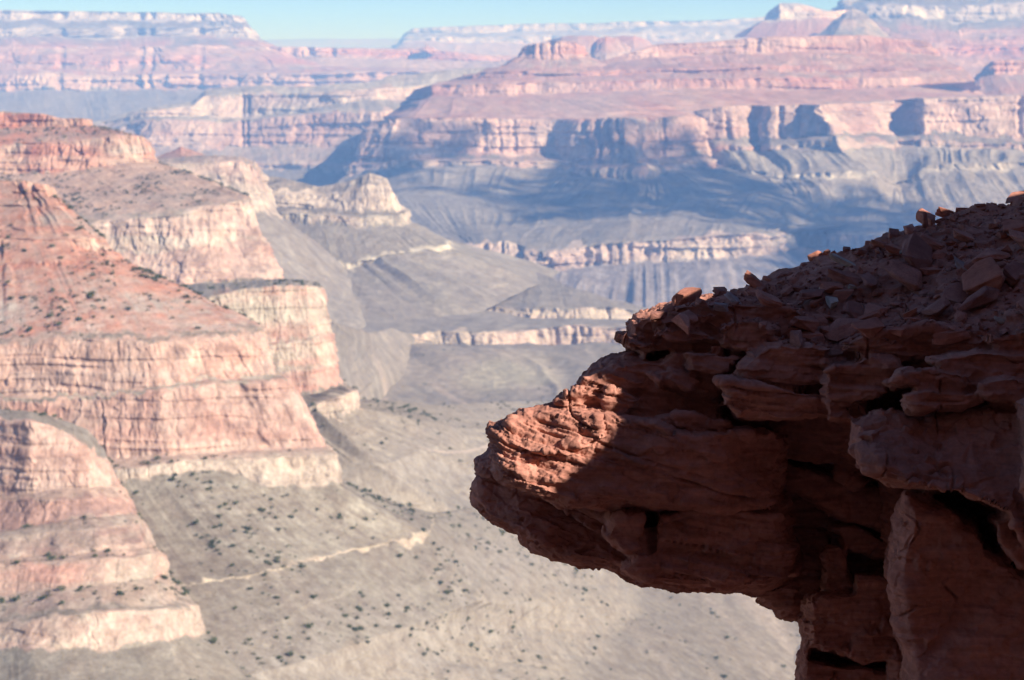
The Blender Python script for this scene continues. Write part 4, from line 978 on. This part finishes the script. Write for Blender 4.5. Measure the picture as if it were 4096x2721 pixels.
# ------------------------------------------------------------------ the cliff behind the camera's right shoulder that shades the ledge
def shade_rock(bound, L, outer, crest_, thick, name, label):
    B_ = [seen(*p) + TO_SUN * L for p in bound]
    e1 = Vector((0, 0, 1)).cross(TO_SUN).normalized(); e2 = TO_SUN.cross(e1)
    c = B_[len(B_) // 2]
    P2 = [((p - c).dot(e1), (p - c).dot(e2)) for p in B_] + outer + [((seen(*p) + TO_SUN * L - c).dot(e1), (seen(*p) + TO_SUN * L - c).dot(e2)) for p in crest_]
    P3 = [c + e1 * a + e2 * b for a, b in P2]
    n = len(P3)
    vs = [p + TO_SUN * (k * thick) for k in (0, 1) for p in P3]
    m = bpy.data.meshes.new(name)
    m.from_pydata(vs, [], [tuple(range(n)), tuple(range(2 * n - 1, n - 1, -1))] + [(i, i + n, (i + 1) % n + n, (i + 1) % n) for i in range(n)])
    bmx = bmesh.new(); bmx.from_mesh(m); bmesh.ops.recalc_face_normals(bmx, faces=bmx.faces); bmx.to_mesh(m); bmx.free()
    m.materials.append(UNSEEN_ROCK)
    o = bpy.data.objects.new(name, m); COL.objects.link(o)
    tag(o, label, "cliff", kind='structure')
    return o
LB = BVHTree.FromPolygons([tuple(p) for p in ledge_v], [tuple(f) for f in ledge_f])
def seen(u, v, d):
    """where the ray through (u, v) meets the ledge, else the point d metres out"""
    if d < 0: return Vector(at(u, v, -d))
    dr = Vector(at(u, v, 1.0)).normalized()
    h = LB.ray_cast(Vector((0, 0, 0)), dr)
    return h[0] if h[0] is not None and h[0].y < 12.5 else Vector(at(u, v, d))
shade_rock([(545,368,10.3),(592,376,9.95),(608,394,-9.95),(602,418,-9.90),(592,438,-9.86),(578,460,-9.84),(557,484,9.75),(440,560,10.1)],
           4.0, [(-1.0,-4.0),(6.5,-4.0),(7.0,2.2)],
           [(1110,165,11),(1024,178,11),(955,193,11),(925,193,11),(900,212,11),(868,225,11),(840,241,11),(826,250,11),(800,258,11),(777,264,11),(738,278,11),(712,296,11),(700,302,11),(681,303,11),(660,311,10.8),(644,318,10.7),(630,338,10.5)], 1.5, "cliff", "overhanging dark cliff wall beside the viewpoint that shades the ledge")

def box_wall(name, label, pts, z0, z1, seed):
    """a thick rough rock wall over a plan outline"""
    n = len(pts); q = []
    for i in range(n):
        a, b = Vector(pts[i]), Vector(pts[(i + 1) % n]); m = max(1, int((b - a).length / 1.2))
        q += [a + (b - a) * (t / m) for t in range(m)]
    n = len(q); nz = 26; vs = []
    for k in range(nz):
        for p in q:
            z = z0 + (z1 - z0) * k / (nz - 1)
            o = .5 * float(noise(p.x / 2.5, p.y / 2.5, z / 1.2, seed))
            vs.append((p.x + o, p.y + o * .6, z))
    fs = [(k * n + i, k * n + (i + 1) % n, (k + 1) * n + (i + 1) % n, (k + 1) * n + i) for k in range(nz - 1) for i in range(n)]
    fs += [tuple(range(n))[::-1], tuple(range((nz - 1) * n, nz * n))]
    m = bpy.data.meshes.new(name); m.from_pydata(vs, [], fs); m.materials.append(UNSEEN_ROCK); m.update()
    o = bpy.data.objects.new(name, m); COL.objects.link(o)
    tag(o, label, "cliff", kind='structure')
box_wall("cliff", "unseen cliff wall added behind the viewpoint to block sky light", [(-45, -3.5), (14, -3.5), (14, -9), (-45, -9)], -6, 19, 601)  # out-of-view wall added to keep sky light off the ledge

# unseen slope added under the viewpoint to cut light bouncing onto the ledge
gx, gy_ = np.linspace(-30, 14, 90), np.linspace(-4, 30, 80)
GX, GY = np.meshgrid(gx, gy_)
GZ = -2.6 - .80 * (GY + 2) + .6 * fbm(GX / 3, GY / 3, None, 611, 4) - .25 * np.clip(-GX - 4, 0, 40)
tag(link_mesh("slope", np.stack([GX, GY, GZ], -1).reshape(-1, 3), grid_faces(80, 90)[:, ::-1], UNSEEN_ROCK), "unseen steep slope added under the viewpoint to block bounced light", "slope", kind='structure')

# the same rock goes on to the right, towards the shading wall
pr = np.array([(9.5, -7.0), (9.3, -4.5), (9.15, -3.0), (9.2, -2.0), (9.3, -1.36), (9.6, -1.16), (10.4, -.86), (11.1, -.56), (11.8, -.62), (12.3, -1.6), (12.6, -4.0)])
ls = np.concatenate([[0], np.cumsum(np.linalg.norm(np.diff(pr, axis=0), axis=1))]); qs = np.linspace(0, ls[-1], 300)
py_, pz_ = np.interp(qs, ls, pr[:, 0]), np.interp(qs, ls, pr[:, 1])
T_, Y_ = np.meshgrid(np.linspace(0, 1, 260), py_); Z_ = np.meshgrid(np.linspace(0, 1, 260), pz_)[1]
X_ = .264 * Y_ + T_ * 5.5
Z_ = Z_ + np.where(Z_ > -2.0, 1, 0) * .20 * (X_ - .264 * Y_)
n_ = .16 * fbm(X_ / .9, Y_ / .9, Z_ / .5, 621, 4) + .05 * np.tanh(3 * noise(Z_ / .07 + noise(X_, Y_, None, 624), X_ / .9, Y_ / .9, 622)) + .025 * fbm(X_ / .12, Y_ / .12, Z_ / .08, 623, 3)
Y_ = Y_ - n_ * np.where(Z_ < -1.1, 1, .3); Z_ = Z_ + n_ * np.where(Z_ < -1.1, .1, .8)
tag(link_mesh("cliff", np.stack([X_, Y_, Z_], -1).reshape(-1, 3), grid_faces(300, 260)[:, ::-1], ROCK), "shaded red cliff face that carries the jutting ledge on to the side", "cliff", kind='structure')
# ------------------------------------------------------------------ loose rocks on the ledge
RNG = random.Random(5); NR = np.random.RandomState(5)
def rock_mesh(name, dims, seed, mat, npts=16, cuts=1, rough=.05, flat=False):
    """an angular broken stone: a hull of random points, chipped and roughened; dims = full size in metres"""
    rs = np.random.RandomState(seed)
    p = rs.uniform(-1, 1, (npts, 3))
    p /= (np.abs(p) ** 3.2).sum(1, keepdims=True) ** (1 / 3.2)
    p *= rs.uniform(.78, 1, (npts, 1))
    if flat: p[:, 2] = np.where(np.abs(p[:, 2]) > .25, np.sign(p[:, 2]) * rs.uniform(.75, 1, npts), p[:, 2])
    bm = bmesh.new()
    for q in p: bm.verts.new(Vector(q))
    r = bmesh.ops.convex_hull(bm, input=bm.verts)
    bmesh.ops.delete(bm, geom=list({g for g in r["geom_interior"] + r["geom_unused"] if isinstance(g, bmesh.types.BMVert)}), context='VERTS')
    bmesh.ops.dissolve_limit(bm, angle_limit=.16, verts=bm.verts, edges=bm.edges)
    bmesh.ops.bevel(bm, geom=list(bm.edges), offset=.055, segments=1, affect='EDGES', profile=.5)
    bmesh.ops.triangulate(bm, faces=bm.faces)
    for _ in range(cuts):
        bmesh.ops.subdivide_edges(bm, edges=[e for e in bm.edges if e.calc_length() > .22], cuts=1)
        bmesh.ops.triangulate(bm, faces=bm.faces)
    P = np.array([v.co[:] for v in bm.verts])
    n = fbm(P[:, 0] * 1.4 + seed, P[:, 1] * 1.4, P[:, 2] * 1.4, seed, 3)
    n2 = np.tanh(3 * noise(P[:, 0] * .8, P[:, 1] * .8 + seed, P[:, 2] * 5, seed + 3))
    for v, a, b in zip(bm.verts, n, n2):
        v.co += v.co.normalized() * (rough * a * 1.6) + Vector((v.co.x, v.co.y, 0)) * (.05 * b)
        v.co = Vector((v.co.x * dims[0] / 2, v.co.y * dims[1] / 2, v.co.z * dims[2] / 2))
    m = bpy.data.meshes.new(name); bm.to_mesh(m); bm.free()
    m.materials.append(mat)
    return m

def ledge_hit(u, v):
    dr = Vector(at(u, v, 1.0)).normalized()
    h = LB.ray_cast(Vector((0, 0, 0)), dr)
    return (h[0], h[1]) if h[0] is not None and h[0].y < 12.5 else (None, None)
PXM = 10.3 / FPX      # metres per photo pixel at the ledge

# the stones one can tell apart: pixel, width, height and thickness in pixels, turn, tilt towards the viewer, roll, material, label
BIG = [
 (925,213,11,20,9, 5, 10,-6, LOOSE, "upright pointed red stone standing on the crest of the rubble slope"),
 (946,214,27,14,14, 20,10,-16, LOOSE, "dark tilted slab leaning against the upright pointed stone on the crest"),
 (918,262,46,54,22, 10,38,-30, LOOSE, "largest rounded red slab lying high on the rubble slope"),
 (984,283,46,44,20, -20,40,24, LOOSE, "big angular diamond shaped slab with a pale lichen spot at its top"),
 (1012,276,28,32,16, 25,32,10, LOOSE, "purplish red boulder beside the diamond shaped slab at the frame edge"),
 (962,238,28,20,12, 15,20,-22, LOOSE, "grey brown wedge slab above the diamond shaped slab"),
 (960,266,26,12,10, -30,15,-40, GREYR, "long greyish stone pointing up the slope left of the diamond shaped slab"),
 (1014,233,30,24,18, -10,28,8, LOOSE, "squat red boulder at the frame edge near the top of the slope"),
 (845,263,50,11,9, -12,8,-26, PALE, "long pale green slab lying along the slope below the crest"),
 (845,279,48,20,13, -15,14,-20, LOOSE, "thick red slab with a pale broken edge under the long pale green slab"),
 (831,289,28,15,12, 20,10,-4, LOOSE, "rounded pinkish pitted stone on top of a slab in the middle of the slope"),
 (851,286,14,7,6, 35,10,-10, PALE, "small pale green chip lying right of the rounded pinkish stone"),
 (832,301,15,20,10, 10,30,14, PALE, "pale green stone standing under the rounded pinkish stone"),
 (812,296,40,16,12, -8,8,4, LOOSE, "grey red slab shading a dark gap under the rounded pinkish stone"),
 (855,312,28,28,13, 25,32,-14, LOOSE, "scooped grey red slab in the lower middle of the rubble"),
 (877,313,28,24,14, -18,30,12, LOOSE, "angular block right of the scooped slab in the rubble"),
 (866,332,36,21,17, 4,26,4, LOOSE, "blocky red stone with a flat square face at the foot of the rubble"),
 (896,332,18,12,9, -15,20,8, LOOSE, "small grey stone right of the square faced block"),
 (803,325,34,22,15, 12,16,-14, LOOSE, "large flat topped block at the lower left of the rubble"),
 (768,301,40,22,12, 18,18,-22, LOOSE, "smooth leaning slab below the crest at mid slope"),
 (733,300,30,11,9, -14,14,-34, GREYR, "pale grey elongated slab tilted up towards the crest on the left"),
 (721,308,22,10,10, 25,12,-8, GREYR, "pale grey stone lying at the foot of the tilted elongated slab"),
 (690,316,21,20,9, -20,24,20, LOOSE, "dark triangular shard propped on the left end of the rubble"),
 (703,304,18,14,12, 30,14,-4, LOOSE, "dark wedge stone on the left skyline of the rubble"),
 (755,282,36,16,13, -18,10,-28, LOOSE, "long dark slab lying on the crest where the sun first touches it"),
 (826,252,10,9,8, 15,10,0, LOOSE, "small block on the crest catching orange sunlight"),
 (877,243,22,9,8, -10,8,-18, LOOSE, "thin slab overhanging the crest above the largest rounded slab"),
 (893,250,34,16,11, 12,20,-20, LOOSE, "smooth tan slab just under the crest left of the upright stone"),
 (930,243,36,15,11, -12,18,-24, LOOSE, "broad red slab right above the largest rounded slab"),
 (947,340,44,14,16, 5,8,2, LOOSE, "flat red ledge stone in the dark hollow at the right foot of the rubble"),
 (812,338,34,14,12, -10,16,6, LOOSE, "smooth low stone at the bottom edge of the rubble left of the square faced block"),
]
used = []
for k, (u, v, pw, ph, pt, yaw, tilt, roll, mat, label) in enumerate(BIG):
    p, n = ledge_hit(u, v + 3)
    if p is None:
        q_ = Vector(at(u, v + 6, 10.97)); h_ = LB.ray_cast(q_ + Vector((0, 0, .5)), Vector((0, 0, -1)))
        p = h_[0] if h_[0] is not None else q_
    m = rock_mesh("loose_stone", (pw * PXM, max(ph, pt) * PXM * 1.05, pt * PXM * .8), 900 + k, mat, 18, 2, .045, True)
    o = bpy.data.objects.new("loose_stone", m); COL.objects.link(o)
    o.rotation_euler = Euler((math.radians(tilt), math.radians(-roll), math.radians(yaw)))
    o.location = p + Vector((0, -.02, pt * PXM * .38)) if k > 1 else p + Vector((0, 0, ph * PXM * .25))
    if k == 0:
        m2 = rock_mesh("loose_stone", (11 * PXM, 9 * PXM, 24 * PXM), 941, mat, 14, 2, .04)
        for vv in m2.vertices:
            t = (vv.co.z / (24 * PXM) + .5); vv.co.x *= 1.15 - .75 * t; vv.co.y *= 1.15 - .6 * t
        o.data = m2; o.rotation_euler = Euler((0, math.radians(-7), .2)); o.location = p + Vector((0, 0, .05))
    tag(o, label, "stone")
    used.append((u, v, max(pw, ph) * .5))

# the other stones of the slope: copies of a few broken shapes
ZONE = [(628,340),(646,320),(684,303),(740,290),(796,268),(876,242),(960,213),(1024,190),(1060,186),(1060,330),(1000,336),(930,345),(900,352),(860,352),(800,346),(760,340),(700,332),(660,336)]
def inside(u, v, poly):
    c = False; n = len(poly)
    for i in range(n):
        (x1, y1), (x2, y2) = poly[i], poly[i - 1]
        if (y1 > v) != (y2 > v) and u < (x2 - x1) * (v - y1) / (y2 - y1) + x1: c = not c
    return c
kinds = [rock_mesh("stone", (1, NR.uniform(.55, 1), NR.uniform(.22, .5)), 700 + i, LOOSE, int(NR.randint(10, 18)), 1, .05, i % 3 != 0) for i in range(26)]
palek = [rock_mesh("stone", (1, .7, .4), 740 + i, [PALE, GREYR][i % 2], 13, 1, .05, True) for i in range(4)]
fa, fb, fc_, fd = (ledge_v[ledge_f[:, i]] for i in range(4))
fcen = (fa + fb + fc_ + fd) / 4
fnz = np.cross(fc_ - fa, fd - fb); fnl = np.linalg.norm(fnz, axis=1); fnz = fnz / (fnl[:, None] + 1e-12)
uu, vv_ = proj(fcen)
ok = np.array([fnz[i, 2] > .45 and inside(uu[i], vv_[i], ZONE) for i in range(len(uu))])
cand = np.nonzero(ok)[0]
wt = fnl[cand] / fnl[cand].sum()
slots = NR.choice(cand, 6000, p=wt)
N_STONES, made, si = 268, 0, 0
placed = [(u, v, r * .8) for u, v, r in used]
sizes = sorted([min(.26, .052 * (RNG.random() + .02) ** -.5) for _ in range(N_STONES)], reverse=True)
while made < N_STONES and si < len(slots):
    f = slots[si]; si += 1
    s = sizes[made]
    u0, v0, rp = uu[f], vv_[f], s / PXM * .5
    if any((u0 - a) ** 2 + ((v0 - b) * 1.25) ** 2 < ((r + rp) * .46) ** 2 for a, b, r in placed): continue
    placed.append((u0, v0, rp))
    pal = RNG.random() < .045
    m = RNG.choice(palek if pal else kinds)
    o = bpy.data.objects.new("stone", m); COL.objects.link(o)
    n = Vector(fnz[f]) * .6 + Vector((RNG.uniform(-.35, .35), RNG.uniform(-.55, .15), .55))
    q = n.to_track_quat('Z', 'Y').to_matrix().to_4x4() @ Matrix.Rotation(RNG.uniform(0, 6.28), 4, 'Z')
    k = Vector((s * RNG.uniform(.8, 1.25), s * RNG.uniform(.7, 1.1), s * RNG.uniform(.7, 1.3)))
    o.matrix_world = Matrix.Translation(Vector(fcen[f]) + Vector((0, -.004, s * .16))) @ q @ Matrix.Diagonal((*k, 1))
    tag(o, "loose pale grey green stone among the red rubble" if pal else "loose broken red stone lying on the shaded rubble slope", "stone", "loose pale stones on the slope" if pal else "loose red stones on the slope")
    made += 1
# the small chips between them
tv, tf, tn = [], [], 0
chips = []
for i in range(10):
    mm = rock_mesh("chip", (1, NR.uniform(.6, 1), NR.uniform(.3, .6)), 800 + i, LOOSE, 9, 0, .02)
    mm.calc_loop_triangles()
    cv = np.array([v.co[:] for v in mm.vertices]); cf = np.array([t.vertices[:] for t in mm.loop_triangles])
    chips.append((cv, cf)); bpy.data.meshes.remove(mm)
for f in NR.choice(cand, 3600, p=wt):
    cv, cf = chips[NR.randint(10)]
    s = .010 + .034 * NR.rand() ** 2.4
    R_ = np.array(Euler((NR.uniform(-.8, .8), NR.uniform(-.8, .8), NR.uniform(0, 6.28))).to_matrix())
    tv.append((cv * s) @ R_.T + fcen[f] + (0, 0, s * .15)); tf.append(cf + tn); tn += len(cv)
tag(link_mesh("rubble", np.concatenate(tv), np.concatenate(tf), LOOSE), "fine red stone chips filling the gaps of the rubble slope", "rubble", kind='stuff')

# ------------------------------------------------------------------ desert shrubs on the slopes
SHRUB = NT("shrub_leaves")
oi = SHRUB.n("ShaderNodeObjectInfo").outputs["Random"]
SHRUB.l(SHRUB.ramp(oi, [(0, (.045, .060, .030)), (.5, (.068, .085, .042)), (1, (.10, .108, .056))]), SHRUB.b.inputs["Base Color"])
def shrub_arrays(seed, n=90):
    """a low clump of many small leaf faces on a few stems"""
    rs = np.random.RandomState(seed); vs, fs = [], []
    lobes = rs.uniform(-.45, .45, (5, 3)) * (1, 1, .4) + (0, 0, .42)
    for i in range(n):
        c = lobes[rs.randint(5)] + rs.normal(0, .20, 3) * (1, 1, .8)
        c[2] = abs(c[2])
        a, b = rs.normal(0, 1, 3), rs.normal(0, 1, 3)
        a *= .15 / np.linalg.norm(a); b *= .15 / np.linalg.norm(b)
        k = len(vs); vs += [c - a, c + b, c + a, c - b]; fs.append((k, k + 1, k + 2, k + 3))
    for i in range(4):
        t = lobes[i]; k = len(vs); vs += [np.array((-.03, 0, -.15)), np.array((.03, 0, -.15)), t + (.015, 0, 0), t - (.015, 0, 0)]; fs.append((k, k + 1, k + 2, k + 3))
    return np.array(vs, float), np.array(fs)
SH = [shrub_arrays(i) for i in range(8)]
spots = []
for G_, VGr in VEG:
    C_ = G_[:-1, :-1]
    a = G_[1:, :-1] - C_; b = G_[:-1, 1:] - C_
    ar = np.linalg.norm(np.cross(a, b), axis=2) * VGr[:-1, None]
    dist = np.linalg.norm(C_, axis=2)
    ar = ar * (dist < 2700)
    clump = np.clip(.42 + 1.7 * fbm(C_[..., 0] / 38, C_[..., 1] / 38, C_[..., 2] / 38, 401, 3), .05, 2)
    ar = ar * clump
    tot = ar.sum()
    if tot <= 0: continue
    k = NR.poisson(tot / 34.0)
    idx = NR.choice(ar.size, k, p=(ar / tot).ravel())
    i, j = np.unravel_index(idx, ar.shape)
    r1, r2 = NR.rand(k, 1), NR.rand(k, 1)
    spots.append(C_[i, j] + a[i, j] * r1 + b[i, j] * r2)
# and on the platform floor
fx = NR.uniform(-250, 1000, 6000); fyy = NR.uniform(1300, 3250, 6000)
keep = fbm(fx / 120, fyy / 160, None, 402, 3) > NR.uniform(-.5, .7, 6000)
spots.append(np.stack([fx, fyy, floor_z(fx, fyy)], 1)[keep])
P = np.concatenate(spots)
u, v = proj(P)
P = P[(u > -60) & (u < 1080) & (v < 740)]
u, v = proj(P)
size = (.5 + 2.6 * NR.rand(len(P)) ** 4.2)
# foot trails, a hand above the ground they follow
hz = bpy.data.objects["haze"]; hz.hide_viewport = True
bpy.context.view_layer.update(); dgv = bpy.context.evaluated_depsgraph_get()
TR = NT("trail_dust"); TR.b.inputs["Base Color"].default_value = (.30, .245, .20, 1)
for poly, lab, wd in (([(405,442),(418,447),(432,451),(448,453),(466,452),(482,448),(490,445)], "pale foot trail curving over the grey slope left of the sunlit ledge", 1.6),):
    pts = []
    for i in range(len(poly) - 1):
        for k in range(6):
            t_ = k / 6; uu_ = poly[i][0] * (1 - t_) + poly[i + 1][0] * t_; v__ = poly[i][1] * (1 - t_) + poly[i + 1][1] * t_
            dr = Vector(at(uu_, v__, 1.0)).normalized()
            h = SC.ray_cast(dgv, dr * 40, dr, distance=6000)
            if h[0] and h[1].z < -150: pts.append((h[1] + h[2] * .3, h[2].copy()))
    if len(pts) > 3:
        vs = []
        for i, (p, nn) in enumerate(pts):
            tn_ = pts[min(i + 1, len(pts) - 1)][0] - pts[max(i - 1, 0)][0]; sd = tn_.cross(nn if nn.z > 0 else -nn).normalized() * wd
            vs += [tuple(p - sd), tuple(p + sd)]
        tag(link_mesh("path", np.array(vs), np.array([(2 * i, 2 * i + 1, 2 * i + 3, 2 * i + 2) for i in range(len(pts) - 1)]), TR.m), lab, "trail", kind='structure')
# hidden ones are left out
bpy.context.view_layer.update(); dgv = bpy.context.evaluated_depsgraph_get()
vis = []
for p in P:
    d_ = Vector(p) + Vector((0, 0, 1.2)); L_0 = d_.length
    h = SC.ray_cast(dgv, Vector((0, 0, 0)), d_.normalized(), distance=L_0 - 6.0)
    vis.append(not h[0])
hz.hide_viewport = False
vis = np.array(vis)
P, size, u, v = P[vis], size[vis], u[vis], v[vis]
order = np.argsort(-(size / np.linalg.norm(P, axis=1)) * ((u > 2) & (u < 1022) & (v > 2) & (v < 678)))
print("SHRUBS", len(P))
proto = [link_mesh("desert_shrub", a, f, SHRUB.m) for a, f in SH]
proto_used = [False] * len(proto)
for n_, i in enumerate(order[:300]):
    k = n_ % 8
    if not proto_used[k]: o = proto[k]; proto_used[k] = True
    else:
        o = proto[k].copy(); COL.objects.link(o)
    s = size[i]
    o.location = P[i]; o.rotation_euler = (0, 0, NR.uniform(0, 6.28)); o.scale = (s, s, s * NR.uniform(.7, 1.1))
    tag(o, "dark green desert shrub growing on the sunlit canyon slopes", "shrub", "shrubs dotted over the canyon slopes")
tv, tf, tn = [], [], 0
for i in order[300:]:
    a, f = SH[NR.randint(8)]
    sel = NR.choice(len(f), 34, replace=False)
    s = size[i]; c, s_ = math.cos(i), math.sin(i)
    vv2 = a[f[sel]].reshape(-1, 3) * s * (1.35, 1.35, 1.2)
    vv2 = np.stack([vv2[:, 0] * c - vv2[:, 1] * s_, vv2[:, 0] * s_ + vv2[:, 1] * c, vv2[:, 2]], 1) + P[i]
    tv.append(vv2); tf.append(np.arange(len(vv2)).reshape(-1, 4) + tn); tn += len(vv2)
if tv:
    tag(link_mesh("brush", np.concatenate(tv), np.concatenate(tf), SHRUB.m), "sparse small dark green brush scattered over the canyon slopes and floor", "brush", kind='stuff')
